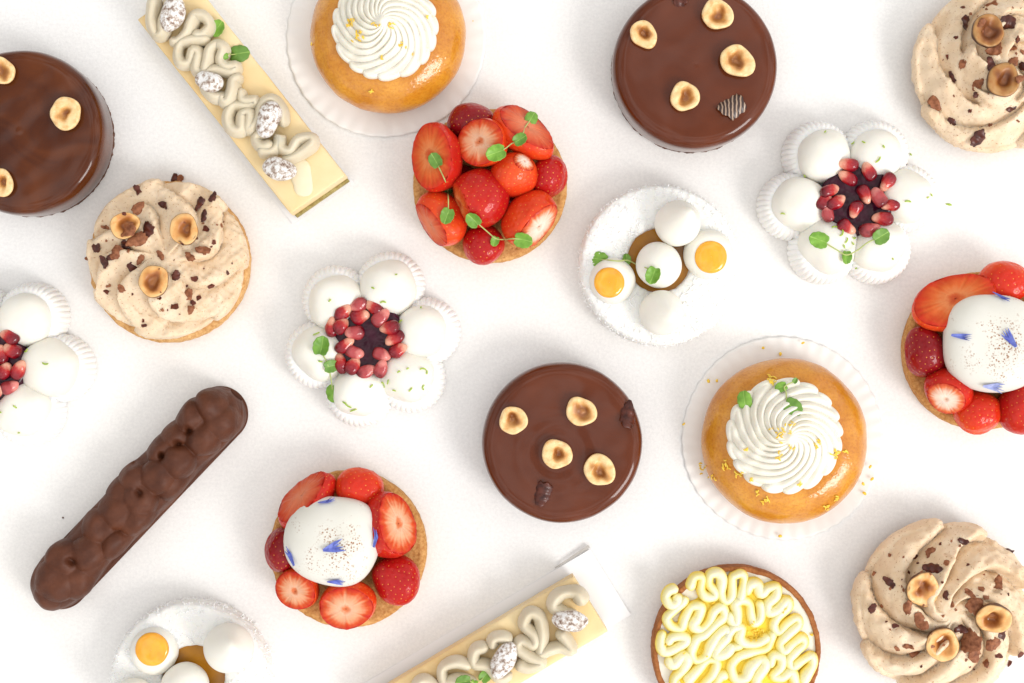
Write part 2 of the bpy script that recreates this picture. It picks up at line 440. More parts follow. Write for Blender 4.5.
def rosette(Rad, H, N, twist, amp, zedge=8.0, skew=0.6, scal=0.05, base=0.0, seed=0, noise=0.6, nt=360, nr=96, pw=2.0, low=0.10, irr=0.0, peak=0.0, tier=0.0, tu=0.55):
    """piped swirl of cream as one surface: N ridges that turn by twist on their way to the middle"""
    t = np.linspace(0.004, 1.3, nr)[:, None]; th = np.linspace(0, 2 * PI, nt, endpoint=False)[None, :]
    u = np.minimum(t, 1.0)
    circ = np.stack([np.cos(th[0]), np.sin(th[0]), np.zeros(nt)], 1) * 20
    w = irr * fnoise(circ, 14, seed + 9)[None, :]
    tin = 1 - sm(tu - 0.05, tu + 0.02, u + 0.05 * w / max(irr, 1e-3) * (irr > 0)) if tier else 0 * u
    ph = N * (th / (2 * PI) + twist * u ** 0.8) + w + 0.45 * tin + irr * 0.6 * np.sin(u * 7 + seed)
    s = ph - np.floor(ph)
    ridge = np.sin(PI * np.clip(s, 0, 1) ** skew) ** 0.75
    A = amp * sm(low * 0.3, low * 3.0, u) * (1 - 0.25 * u)
    z = zedge + (H - zedge) * (1 - u ** pw) + A * (ridge - 0.55)
    z = z + tier * tin
    z = z + peak * np.exp(-(u / 0.10) ** 2)
    side = np.clip((t - 1) / 0.3, 0, 1)
    z = np.where(t > 1, z * np.cos(side * PI / 2) ** 0.8 + 0 * th, z)
    r = Rad * (u + 0.07 * np.sin(side * PI * 0.75)) * (1 + scal * (ridge - 0.5) * sm(0.45, 1.0, u))
    X = np.stack([r * np.cos(th), r * np.sin(th), z + base], axis=2)
    if noise:
        f = fnoise(X.reshape(-1, 3), 9, seed + 1).reshape(nr, nt) + 0.6 * fnoise(X.reshape(-1, 3), 24, seed + 2).reshape(nr, nt)
        X[:, :, 2] += noise * f * sm(0.02, 0.2, u)
        if noise > 1: X += (fnoise(X.reshape(-1, 3), 4.0, seed + 3).reshape(nr, nt) * 0.42 * sm(0.02, 0.2, u))[:, :, None]
    return surf(X, cap0=True)


# ------------------------------------------------------------------ toppings
def hazelnut(th, px, py, r=13.0, seed=0, tilt=0.0, taz=0.0, skin=False, lift=1.5, label=None, mat=None):
    p, n = th.hit(px, py)
    if tilt: n = np.array([math.sin(tilt) * math.cos(taz), math.sin(tilt) * math.sin(taz), math.cos(tilt)])
    else: n = np.array([0, 0, 1.0]) * 0.75 + n * 0.25
    g = np.random.default_rng(seed); nt, nr = 64, 30; ecav = g.uniform(0.32, 0.55); dcav = g.uniform(4.5, 7.0); el = g.uniform(0.88, 1.08); tone = g.uniform(-.07, .10)
    t = np.linspace(0, 1, nr); a0 = g.random() * 6.28
    ang = np.linspace(0, 2 * PI, nt, endpoint=False)
    out = 1 + 0.05 * np.sin(2 * ang + a0) + 0.035 * np.sin(3 * ang + a0 * 2) + 0.018 * np.sin(5 * ang + a0 * 3) + 0.10 * np.maximum(0, np.cos(ang - a0)) ** 6
    rows, av = [], []
    for ti in t:
        if ti < 0.62:
            u = ti / 0.62
            e = ecav + 0.08 * np.sin(2 * ang + a0 * 1.7) + 0.04 * np.sin(3 * ang + a0 * 2.3)
            z = -dcav * np.exp(-(u / e) ** 3.2) * (r / 13) + 0.7 * np.exp(-(u / 0.12) ** 2) - 1.2 * max(0, (u - .85) / .15) ** 2
            rr = r * u; av.append(np.full(nt, 0.66 * u + 0.0))
        else:
            v = (ti - 0.62) / 0.38
            z = -1.2 - 8.5 * math.sin(v * PI / 2) * r / 13 + 0 * ang; rr = r * (1.0 + 0.05 * math.sin(v * PI)) * math.cos(v * PI / 2 * 0.86)
            av.append(np.full(nt, 0.67 + 0.3 * min(1, v * 2)))
        rows.append(np.stack([rr * out * np.cos(ang), rr * out * np.sin(ang), z], 1))
    X = np.array(rows); a = np.array(av)
    X[:, :, 1] *= el
    off = 0.14 * r * np.array([math.cos(a0 * 2), math.sin(a0 * 2)])
    X[:, :, 0] += (off[0] * np.exp(-(t / 0.4) ** 2))[:, None]; X[:, :, 1] += (off[1] * np.exp(-(t / 0.4) ** 2))[:, None]
    X[:, :, 2] += 0.55 * fnoise(X.reshape(-1, 3), 5, seed).reshape(nr, nt)
    a = a + (0.08 * fnoise(X.reshape(-1, 3), 6, seed + 1).reshape(nr, nt) - tone - (ecav - .42) * .6) * (a < 0.6)
    V, F = surf(X, cap0=True)
    V = V @ basis(n, a0).T + p + np.array([0, 0, 1.0]) * (6.5 + lift) * r / 13
    th.add('hazelnut', (V, F, {'a': a.ravel()}), mat or ('nut_skin' if skin else 'nut'), label=label)


def shard(th, px, py, rx, ry, rz, seed, mat, az=0.0, name='chocolate_shard', lift=0.0, tilt=0.0):
    """a broken angular chip"""
    p, n = th.hit(px, py)
    g = np.random.default_rng(seed)
    k = g.integers(7, 11); ang = np.sort((np.arange(k) + g.uniform(-.35, .35, k)) / k * 2 * PI)
    rad = g.uniform(0.5, 1.2, k)
    top = np.stack([rx * rad * np.cos(ang), ry * rad * np.sin(ang), rz * g.uniform(0.3, 1.0, k)], 1)
    bot = np.stack([rx * rad * 0.9 * np.cos(ang), ry * rad * 0.9 * np.sin(ang), -rz * g.uniform(0.2, 0.8, k)], 1)
    V = np.vstack([top, bot, [[0, 0, rz * g.uniform(0.5, 1.2)]]])
    F = [[i, (i + 1) % k, 2 * k] for i in range(k)]
    F += [[k + i, k + (i + 1) % k, (i + 1) % k, i] for i in range(k)] + [[k + i for i in range(k)][::-1]]
    nn = n * 0.6 + np.array([0, 0, 0.4]) + np.array([g.normal() * tilt, g.normal() * tilt, 0])
    V = V @ basis(nn, az).T + p + np.array([0, 0, rz * 0.35 + lift])
    return th.add(name, (V, F), mat, solid=False, smooth=False)


def husk(th, px, py, rx, ry, bend, seed, mat, az=0.0, tilt=0.0, taz=0.0, name='cocoa_husk', lift=0.6):
    """thin curved piece of shell with a torn edge"""
    p, n = th.hit(px, py)
    g = np.random.default_rng(seed); nt, nr = 40, 9
    ang = np.linspace(0, 2 * PI, nt, endpoint=False); u = np.linspace(0.02, 1, nr)[:, None]
    k = int(g.integers(4, 7)); rag = 1 + 0.14 * np.sin(2 * ang + g.random() * 6.28) + 0.10 * np.sin(3 * ang + g.random() * 6.28) + 0.06 * np.sin((k + 3) * ang + g.random() * 6.28) + 0.03 * g.normal(size=nt)
    x = rx * u * rag * np.cos(ang); y = ry * u * rag * np.sin(ang)
    z = -bend * (y / ry) ** 2 + bend * .35 * (x / rx) ** 2 + 0.5 * np.sin(x * .9 + seed)
    top = np.stack([x, y, z], 2); bot = top - np.array([0, 0, .7])
    V1, F1 = surf(top, cap0=True); V2, F2 = surf(bot, flip=True, cap0=True); q = len(V1); o = (nr - 1) * nt
    F = F1 + [[i + q for i in f] for f in F2] + [[o + i, q + o + i, q + o + (i + 1) % nt, o + (i + 1) % nt] for i in range(nt)]
    nn = n * .5 + np.array([0, 0, .5]) + np.array([math.cos(taz), math.sin(taz), 0]) * math.tan(tilt)
    V = np.vstack([V1, V2]) @ basis(nn, az).T + p
    V[:, 2] += p[2] - np.percentile(V[:, 2], 12) + lift
    th.add(name, (V, F), mat, solid=False)


def curl(th, px, py, L, seed, mat, name, w=0.7, lift=0.6):
    p, n = th.hit(px, py)
    g = np.random.default_rng(seed); a = g.random() * 6.28; b = g.uniform(-1.2, 1.2)
    s = np.linspace(-0.5, 0.5, 5)
    path = np.stack([L * s * np.cos(a + b * s), L * s * np.sin(a + b * s), 0.7 + 0.8 * g.random(5)], 1)
    V, F, _ = tube(path, w, w * 0.7, n=6, step=1.0, taper_len=1.2)
    V = V @ basis(n, 0).T + p + np.array([0, 0, lift * 0.4])
    th.add(name, (V, F), mat, solid=False)


def leaf_mesh(r, az, seed, lobes=3):
    g = np.random.default_rng(seed)
    nt, nr = 48, 10
    ang = np.linspace(-PI, PI, nt, endpoint=False)
    prof = 1 - 0.34 * np.exp(-((np.abs(ang) - PI) / 0.35) ** 2) + 0.10 * np.cos(ang * 2) + 0.06 * np.abs(np.sin(ang * 5 + seed)) - 0.03
    u = np.linspace(0.02, 1, nr)[:, None]
    x = r * u * prof * np.cos(ang) + 0.25 * r; y = r * 0.92 * u * prof * np.sin(ang)
    cup = g.uniform(-0.35, 0.40); fold = g.uniform(0.05, 0.30)
    z = r * (cup * u ** 2 + fold * np.abs(np.sin(ang)) * u - 0.05 * u ** 2 * np.cos(ang * 5 + seed)) + 0.7
    vein = np.clip(1 - np.abs(y) / (0.09 * r), 0, 1) + 0.6 * np.clip(1 - np.abs(np.sin(3.2 * ang)) * u * 6, 0, 1) * (u > 0.15)
    top = np.stack([x, y, z], 2); bot = top.copy(); bot[:, :, 2] -= 0.55
    V1, F1 = surf(top, cap0=True); V2, F2 = surf(bot, flip=True, cap0=True)
    V = np.vstack([V1, V2]); k = len(V1)
    F = F1 + [[i + k for i in f] for f in F2]
    o = (nr - 1) * nt
    F += [[o + i, k + o + i, k + o + (i + 1) % nt, o + (i + 1) % nt] for i in range(nt)]
    return V, F, {'vein': np.concatenate([vein.ravel()] * 2)}


def sprig(th, pts, seed, stem=True):
    """leaves at (px, py, radius, azimuth in degrees) joined by a thin stem"""
    hits = [th.hit(p[0], p[1]) for p in pts]
    pos = [h[0] + np.array([0, 0, 1.6]) for h in hits]
    parent = None
    if stem and len(pts) > 1:
        path = []
        for a, b in zip(range(len(pts) - 1), range(1, len(pts))):
            for t in (0, .33, .66):
                px = pts[a][0] * (1 - t) + pts[b][0] * t; py = pts[a][1] * (1 - t) + pts[b][1] * t
                q = th.hit(px, py)[0] + np.array([0, 0, 1.2])
                path.append(q)
        path.append(pos[-1])
        path = np.array(path); zl = np.linspace(path[0][2], path[-1][2], len(path))
        path[:, 2] = np.maximum(path[:, 2], np.minimum(zl, path[:, 2] + 8))
        path[1:-1, :2] += G.normal(size=(len(path) - 2, 2)) * 0.7
        parent = th.add('herb_sprig', tube(path, 0.62, 0.62, n=8, step=1.2, taper_len=1.0), 'stem', solid=False)
    for i, p in enumerate(pts):
        V, F, at = leaf_mesh(p[2], 0, seed + i)
        n = hits[i][1] * 0.35 + np.array([0, 0, 0.65]) + np.array([G.normal() * .12, G.normal() * .12, 0])
        V = V @ basis(n, math.radians(p[3])).T + pos[i]
        V[:, :2] -= 0.0
        th.add('herb_leaf', (V, F, at), 'leaf', parent=None, solid=False) if parent is None else th.add('leaf', (V, F, at), 'leaf', parent=parent, solid=False)


def strawberry(th, px, py, h, a, b, depth, tilt, az, skin='berry_red', flesh='flesh_ring', point=0.15, roll=0.0, seed=0, shift=0.0, bulge=1.06, label=None):
    """piece of strawberry: a cut face of half sizes a x b whose normal leans by tilt (degrees) towards az,
    with the seeded skin as a dome of that depth behind it; (px, py, h) is the middle of the whole piece"""
    g = np.random.default_rng(seed); nt, nd, nf = 190, 70, 22
    ang = np.linspace(0, 2 * PI, nt, endpoint=False)
    ox = a * np.cos(ang) * (1 + 0.02 * np.sin(3 * ang + seed)); oy = b * np.sin(ang) * (1 - point * np.cos(ang)) * (1 + 0.025 * np.sin(2 * ang + seed * 2))
    t0 = math.asin(1 / bulge); fi = np.linspace(0.0, PI / 2, nd)
    tq = t0 + (PI - t0) * fi / (PI / 2)
    tq = t0 + (PI - t0) * (fi / (PI / 2)) ** 0.9
    sc = bulge * np.sin(tq) ** np.where(tq > PI / 2, 0.86, 1.0); sc[-1] = 0.004
    dz = (math.cos(t0) - np.cos(tq)) / (1 + math.cos(t0))
    P = np.zeros((nd, nt, 3))
    P[:, :, 0] = sc[:, None] * ox + (shift * np.sin(fi))[:, None]
    P[:, :, 1] = sc[:, None] * oy
    P[:, :, 2] = -(depth * dz)[:, None] - 0.8
    dense = P.reshape(-1, 3)
    # seeds spread evenly over the dome
    area = 2 * PI * ((a + b) / 2) * bulge * depth * 0.75
    ns = int(area / 23)
    k = np.arange(ns) + 0.5
    sf = np.interp(k / ns, dz, fi); sa = (k * 2.39996) % (2 * PI)
    ri = np.clip((sf / (PI / 2) * (nd - 1)), 2, nd - 1); ci = sa / (2 * PI) * nt
    sp = P[ri.astype(int), ci.astype(int) % nt] + g.normal(size=(ns, 3)) * 0.35
    dm = np.full(len(dense), 1e9)
    for q in sp: dm = np.minimum(dm, ((dense - q) ** 2).sum(1))
    dm = np.sqrt(dm)
    c = np.array([shift * 0.5, 0, -depth * 0.25])
    nd_ = dense - c; nd_ /= np.linalg.norm(nd_, axis=1)[:, None]
    disp = -0.50 * np.exp(-(dm / 1.6) ** 2) + 0.42 * np.exp(-(dm / 0.7) ** 2) + 0.8 * fnoise(dense, 16, seed)
    disp *= np.repeat(sm(0.0, 0.18, fi), nt)
    skinV = dense + nd_ * disp[:, None]
    seed_at = np.exp(-(dm / 0.72) ** 2); tip = np.repeat(sm(0.15, 1.0, fi), nt)
    # cut face
    u = np.linspace(1.0, 0.01, nf)[:, None]
    st = sum(np.sin(ang * m + g.random() * 6.28) for m in (7, 11, 17, 23, 29)) / 2.4
    Z = 1.5 * (1 - u ** 2) - 0.8 * sm(0.9, 1.0, u) - 1.3 * np.exp(-(u / 0.14) ** 2) + 0.25 * st * u
    FV = np.stack([ox * u, oy * u, Z + 0 * ang], 2).reshape(-1, 3)
    FV[:, 2] += 0.4 * fnoise(FV, 6, seed + 4)
    fa = (u + 0.06 * st * sm(0.15, 0.5, u) * (1 - 0.5 * sm(.8, 1, u))).ravel()
    F1 = grid_faces(nd, nt); F2 = grid_faces(nf, nt, off=len(skinV)); F2b = F2
    o = len(skinV)
    i = np.arange(nt); j = (i + 1) % nt
    seam = np.stack([i, j, o + j, o + i], 1)
    F = F1.tolist() + seam[:, ::-1].tolist() + F2b[:, ::-1].tolist()
    F = [f[::-1] for f in F1.tolist()] + [f for f in seam.tolist()] + F2.tolist()
    mid = [0] * len(F1) + [1] * (len(seam) + len(F2))
    F.append([o + (nf - 1) * nt + q for q in range(nt)]); mid.append(1)
    V = np.vstack([skinV, FV])
    z0 = np.zeros(len(FV))
    at = {'seed': np.concatenate([seed_at, z0]), 'tip': np.concatenate([tip, z0]), 'fa': np.concatenate([np.ones(len(skinV)), fa])}
    V = V - np.array([shift * 0.4, 0, -depth * 0.42])
    tl, azr = math.radians(tilt), math.radians(az)
    n = np.array([math.sin(tl) * math.cos(azr), math.sin(tl) * math.sin(azr), math.cos(tl)])
    # x axis of the face: roll measured in the picture plane where possible
    V = V @ basis(n, math.radians(roll)).T + th.at(px, py, h)
    return th.add('strawberry', (V, F, at, mid), [skin, flesh], label=label)


def petal_blue(th, px, py, L, az, seed, pale=False, wide=0.5):
    p, n = th.hit(px, py)
    g = np.random.default_rng(seed)
    # a narrow floret that splits into pointed teeth
    k = 4 if wide > 0.4 else 3
    out = [(-0.5 * L, -0.06 * L)]
    for i in range(k):
        wide_ = wide * 0.80; y0 = (i / k - 0.5) * wide_ * L; y1 = ((i + 0.5) / k - 0.5) * wide_ * L; y2 = ((i + 1) / k - 0.5) * wide_ * L
        if i == 0: out.append((0.05 * L, y0 * 0.8))
        out.append((L * g.uniform(0.36, 0.58), y1 * 1.25)); out.append((0.10 * L, y2 * 0.8))
    out.append((-0.5 * L, 0.06 * L))
    O = np.array(out); z = 0.9 + 7 * (O[:, 0] / L) ** 2 + g.uniform(-.5, .9, len(O)) * 1.2
    c = np.array([[-0.05 * L, 0, 0.5]])
    T = np.vstack([np.column_stack([O, z]), c]); B = T - np.array([0, 0, 0.5]); m = len(O)
    F = [[i, (i + 1) % m, m] for i in range(m)]
    F += [[m + 1 + (i + 1) % m, m + 1 + i, 2 * m + 1] for i in range(m)]
    F += [[i, m + 1 + i, m + 1 + (i + 1) % m, (i + 1) % m] for i in range(m)]
    V = np.vstack([T, B]) @ basis(n, math.radians(az)).T + p
    th.add('cornflower_petal', (V, F), 'blue_pale' if pale else 'blue', solid=False, smooth=False)


# ------------------------------------------------------------------ setting
def setting():
    n = 2
    V = [(-4200, -4200, 0), (4200, -4200, 0), (4200, 4200, 0), (-4200, 4200, 0)]
    me = make_mesh('tabletop', V, [[0, 1, 2, 3]], 'table')
    o = bpy.data.objects.new('tabletop', me); COL.objects.link(o); o['kind'] = 'structure'


# ------------------------------------------------------------------ pastries
def chocolate_cake(label, px, py, rad, nuts, shards, seed, mat='glaze', ripple=None, foot=1.0):
    H = 52
    th = Thing('chocolate_cake', label, 'cake', px, py, 'round chocolate glazed cakes', h=36)
    r = rad * (D - H) / D
    prof = [(0.2, H), (r * .3, H), (r * .6, H), (r * .82, H - .1), (r * .9, H - .9), (r * .955, H - 3.4), (r * .987, H - 8), (r, H - 15), (r * 1.0, H - 28), (r * .995, 12), (r * .985, 6), (r * .95, 3)]
    V, F = lathe(prof, nt=220, nr=110, noise=0.35, size=30, seed=seed)
    if ripple is not None:
        q = th.at(ripple[0], ripple[1], H); d = np.hypot(V[:, 0] - q[0], V[:, 1] - q[1])
        V[:, 2] += 0.45 * (V[:, 2] > H - 3) * (-0.9 * np.exp(-((d - 17) / 4.5) ** 2) + 0.5 * np.exp(-((d - 27) / 5) ** 2) - 0.35 * np.exp(-((d - 38) / 5) ** 2))
    th.add('glaze', (V, F), mat)
    th.add('biscuit_base', lathe([(0.2, 5), (r * .6, 5), (r * .94 * foot, 5.2), (r * .985 * foot, 4), (r * .985 * foot, 1.5), (r * .97 * foot, 0)], nt=260, nr=40, noise=1.3, size=4, seed=seed + 3, raw=False), 'crumb')
    for i, (x, y, rr) in enumerate(nuts): hazelnut(th, x, y, rr, seed * 10 + i)
    for i, (x, y, a, b, c, az, m, tl) in enumerate(shards): husk(th, x, y, a, b, c, seed * 20 + i, m, math.radians(az), tl, 1.0 + i * 2.2, name='chocolate_shard')
    return th


def nut_tart(label, px, py, rbase, cream, nuts, flakes, seed, pale, extra):
    th = Thing('hazelnut_tart', label, 'tart', px, py, 'tarts piped with hazelnut cream', h=10)
    th.add('biscuit_base', lathe([(0.2, 20), (rbase * .5, 20), (rbase * .9, 20), (rbase * .975, 18.5), (rbase, 15), (rbase * 1.0, 6), (rbase * .985, 0)], nt=240, nr=70, noise=0.8, size=6, seed=seed, wob=0.006), 'biscuit_pale')
    V, F = cream['mesh']; c = th.at(cream['px'], cream['py'], 30); V = V + np.array([c[0], c[1], 17.0])
    th.add('hazelnut_cream', (V, F), 'nut_cream')
    for i, n in enumerate(nuts):
        hazelnut(th, n[0], n[1], n[2], seed * 10 + i, tilt=n[3] if len(n) > 3 else 0.0, taz=n[4] if len(n) > 4 else 0.0, skin=True, lift=n[5] if len(n) > 5 else 0.0, mat='nut_brown' if seed == 22 else None)
    g = np.random.default_rng(seed)
    for i, f in enumerate(flakes):
        x, y, r = f[:3]
        m = 'flake' if g.random() < .66 else 'nib'
        if r >= 5: husk(th, x, y, r, r * g.uniform(.55, .85), r * g.uniform(.15, .4), seed * 30 + i, 'husk' if m == 'flake' else m, g.random() * 6.28, g.uniform(0, .4), g.random() * 6.28, name='cocoa_flake')
        else: shard(th, x, y, r, r * g.uniform(.6, .95), r * g.uniform(0.22, .4), seed * 30 + i, m, g.random() * 6.28, name='cocoa_flake', tilt=0.25)
    # fine chips scattered between the larger ones
    for i in range(extra):
        a = g.random() * 2 * PI; rr = math.sqrt(g.random()) * 70
        x, y = cream['px'] + rr * math.cos(a), cream['py'] + rr * math.sin(a)
        r = g.uniform(1.0, 2.4)
        shard(th, x, y, r, r * g.uniform(.5, .9), r * .4, seed * 50 + i, 'nib' if g.random() < .6 else 'flake', g.random() * 6.28, name='cocoa_flake', tilt=0.2)
    return th


def tart_base(th, r, seed, h=20, mat='biscuit'):
    th.add('biscuit_base', lathe([(0.2, h - 1), (r * .5, h - 1), (r * .86, h - .6), (r * .93, h), (r * .98, h - 1.5), (r, h - 4), (r * 1.0, 5), (r * .985, 0)], nt=240, nr=80, noise=0.6, size=5, seed=seed), mat)


def baba(label, px, py, rad, rpx, rpy, rrad, paper, zest, leaves, seed, twist):
    pl = Thing('paper_liner', paper[4], 'paper', paper[0], paper[1], 'round paper liners under the golden cakes')
    R0 = paper[2]; nt, nr = 360, 40
    th_ = np.linspace(0, 2 * PI, nt, endpoint=False)[None, :]; u = np.linspace(0.01, 1, nr)[:, None]
    pleat = np.cos(th_ * paper[3]) * sm(0.80, 0.98, u)
    wv = fnoise(np.stack([np.cos(th_[0]), np.sin(th_[0]), 0 * th_[0]], 1) * 20, 16, seed)[None, :]
    z = 1.0 + sm(0.80, 1.0, u) * (0.9 + 0.9 * wv) + 0.55 * pleat
    r = R0 * u * (1 + 0.003 * pleat + 0.010 * wv * u)
    top = np.stack([r * np.cos(th_), r * np.sin(th_), z], 2); bot = top - np.array([0, 0, 0.6])
    V1, F1 = surf(top, cap0=True); V2, F2 = surf(bot, flip=True, cap0=True); k = len(V1)
    o = (nr - 1) * nt
    F = F1 + [[i + k for i in f] for f in F2] + [[o + i, k + o + i, k + o + (i + 1) % nt, o + (i + 1) % nt] for i in range(nt)]
    me = make_mesh('paper_liner', np.vstack([V1, V2]), F, 'paper')
    bpy.data.objects.remove(pl.e)
    ob = bpy.data.objects.new('paper_liner', me); COL.objects.link(ob); ob.location = tuple(pl.o * S)
    ob['label'] = paper[4]; ob['category'] = 'paper liner'; ob['group'] = 'round paper liners under the golden cakes'

    th = Thing('syrup_cake', label, 'cake', px, py, 'golden ring cakes with whipped cream', h=26, z=1.2)
    q = rad * (D - 26) / D
    th.add('golden_sponge', lathe([(0.2, 50), (q * .3, 51), (q * .55, 53), (q * .70, 51), (q * .85, 44), (q * .95, 34), (q, 23), (q * .985, 12), (q * .94, 4), (q * .9, 0)], nt=220, nr=90, noise=0.7, size=26, seed=seed), 'baba')
    c = th.at(rpx, rpy, 60); kk = (D - 60) / D
    V, F = rosette(rrad * kk, 40, 17, twist, 5.0, zedge=13, skew=0.66, scal=0.055, seed=seed, noise=0.7, nt=480, nr=120, pw=1.7, low=0.13, irr=.25, peak=4)
    th.add('cream_rosette', (V + np.array([c[0], c[1], 49.0]), F), 'white_cream')
    g = np.random.default_rng(seed)
    for i, (x, y, nn, sp) in enumerate(zest):
        for j in range(int(nn * 2.0)):
            curl(th, x + g.normal() * sp, y + g.normal() * sp, g.uniform(3.0, 5.5), seed * 100 + i * 10 + j, 'zest', 'lemon_zest', w=0.75)
    for i, l in enumerate(leaves): sprig(th, l, seed * 7 + i)
    return th


def fried_egg_dessert(label, px, py, hole, domes, eggs, leaves, seed):
    """white coconut disc with a caramel well, mousse balls and two little 'egg' domes"""
    th = Thing('coconut_dessert', label, 'dessert', px, py, 'white coconut desserts', h=22)
    r, H = 79, 32
    hx, hy, hr = hole; c = th.at(hx, hy, H); q = hr * (D - H) / D
    # ring with an off-centre well: blend circles from the well to the rim
    nt, nr = 260, 70
    ang = np.linspace(0, 2 * PI, nt, endpoint=False)
    prof = smooth_profile([(-.04, H - 14), (-.02, H - 5), (0.0, H - 1.5), (0.06, H), (0.35, H + 1.5), (0.7, H + 1.2), (0.90, H + .2), (0.975, H - 4), (1.0, H - 12), (1.0, 6), (0.985, 0)], nr)
    X = np.zeros((nr, nt, 3))
    for i, (t, z) in enumerate(prof):
        X[i, :, 0] = (c[0] + q * np.cos(ang)) * (1 - t) + r * np.cos(ang) * t
        X[i, :, 1] = (c[1] + q * np.sin(ang)) * (1 - t) + r * np.sin(ang) * t
        X[i, :, 2] = z
    X[:, :, 2] += 0.4 * fnoise(X.reshape(-1, 3), 4, seed).reshape(nr, nt) * (X[:, :, 2] > 3)
    X[:, :, 0] += 0.35 * fnoise(X.reshape(-1, 3), 4, seed + 1).reshape(nr, nt); X[:, :, 1] += 0.35 * fnoise(X.reshape(-1, 3), 4, seed + 2).reshape(nr, nt)
    th.add('coconut_mousse', surf(X), 'coco')
    V, F = lathe([(0.2, H - 7), (q * .6, H - 7), (q * 1.05, H - 6.4), (q * 1.08, H - 9), (q * 1.08, H - 14)], nt=90, nr=24)
    th.add('caramel', (V + np.array([c[0], c[1], 0]), F), 'caramel')
    # grated coconut: a fringe of fine shreds
    g = np.random.default_rng(seed + 4); parts = []
    for i in range(2000):
        a = g.random() * 2 * PI; edge = g.random() < 0.62
        rr = r * (g.uniform(0.90, 1.015) if edge else math.sqrt(g.uniform(.2, .85)))
        x, y = rr * math.cos(a), rr * math.sin(a)
        if math.hypot(x - c[0], y - c[1]) < q + 1.5: continue
        t = rr / r; z = np.interp(t, [0, .88, .93, .975, 1.0, 1.02], [H + 1.6, H + .8, H - .5, H - 4, H - 10, 10])
        if t > 0.985: z = g.uniform(2, H - 12)
        d = g.normal(size=3); d[2] *= 0.35; d /= np.linalg.norm(d)
        L = g.uniform(1.5, 3.4); w = g.uniform(.35, .7)
        n1 = np.cross(d, [0.1, 0.2, 1]); n1 /= np.linalg.norm(n1); n2 = np.cross(d, n1)
        p = np.array([x, y, z])
        V = np.array([p + s * d * L + w * (u * n1 + v * n2) for s in (-1, 1) for u, v in ((1, 0), (0, 1), (-1, 0), (0, -1))])
        parts.append((V, [[0, 1, 5, 4], [1, 2, 6, 5], [2, 3, 7, 6], [3, 0, 4, 7], [3, 2, 1, 0], [4, 5, 6, 7]]))
    th.add('grated_coconut', join(*parts), 'shred', kind='stuff', solid=False, smooth=False)
    for i, (x, y, rr, tip, az) in enumerate(domes):
        z0 = H - 6 if i == 0 else H - 2
        cc = th.at(x, y, z0 + rr * .75)
        k = rr * (D - z0 - rr * .7) / D
        V, F, _ = blob(k, k, k * .92, 0.35, 18, seed + 20 + i, nt=72, nr=44)
        if tip:
            ta = math.radians(az); w = np.clip(V[:, 2] / k, 0, 1) ** 5
            V[:, 2] += w * tip; V[:, 0] += w * tip * .9 * math.cos(ta); V[:, 1] += w * tip * .9 * math.sin(ta)
        V[:, 2] = np.maximum(V[:, 2], -k * .62)
        th.add('mousse_ball', (V + np.array([cc[0], cc[1], z0 + k * .60]), F), 'mousse')
    for i, (x, y, rr, yx, yy, yr) in enumerate(eggs):
        cc = th.at(x, y, H + 8); k = rr * (D - H - 8) / D
        V, F = lathe([(0.2, 17), (k * .5, 17), (k * .72, 15.5), (k * .9, 11), (k, 4), (k * .98, -3)], nt=80, nr=40, noise=.25, size=14, seed=seed + 30 + i)
        e = th.add('egg_dome', (V + np.array([cc[0], cc[1], H - 1]), F), 'mousse')
        c2 = th.at(yx, yy, H + 17); k = yr * (D - H - 17) / D
        V, F = lathe([(0.2, 3.4), (k * .5, 3.2), (k * .8, 2.4), (k * .95, 1.0), (k, -1.2)], nt=64, nr=24, noise=.2, size=9, seed=seed + 40 + i)
        th.add('mango_gel', (V + np.array([c2[0], c2[1], H + 15.6]), F), 'yolk', parent=e)
    for i, l in enumerate(leaves): sprig(th, l, seed * 9 + i)
    return th


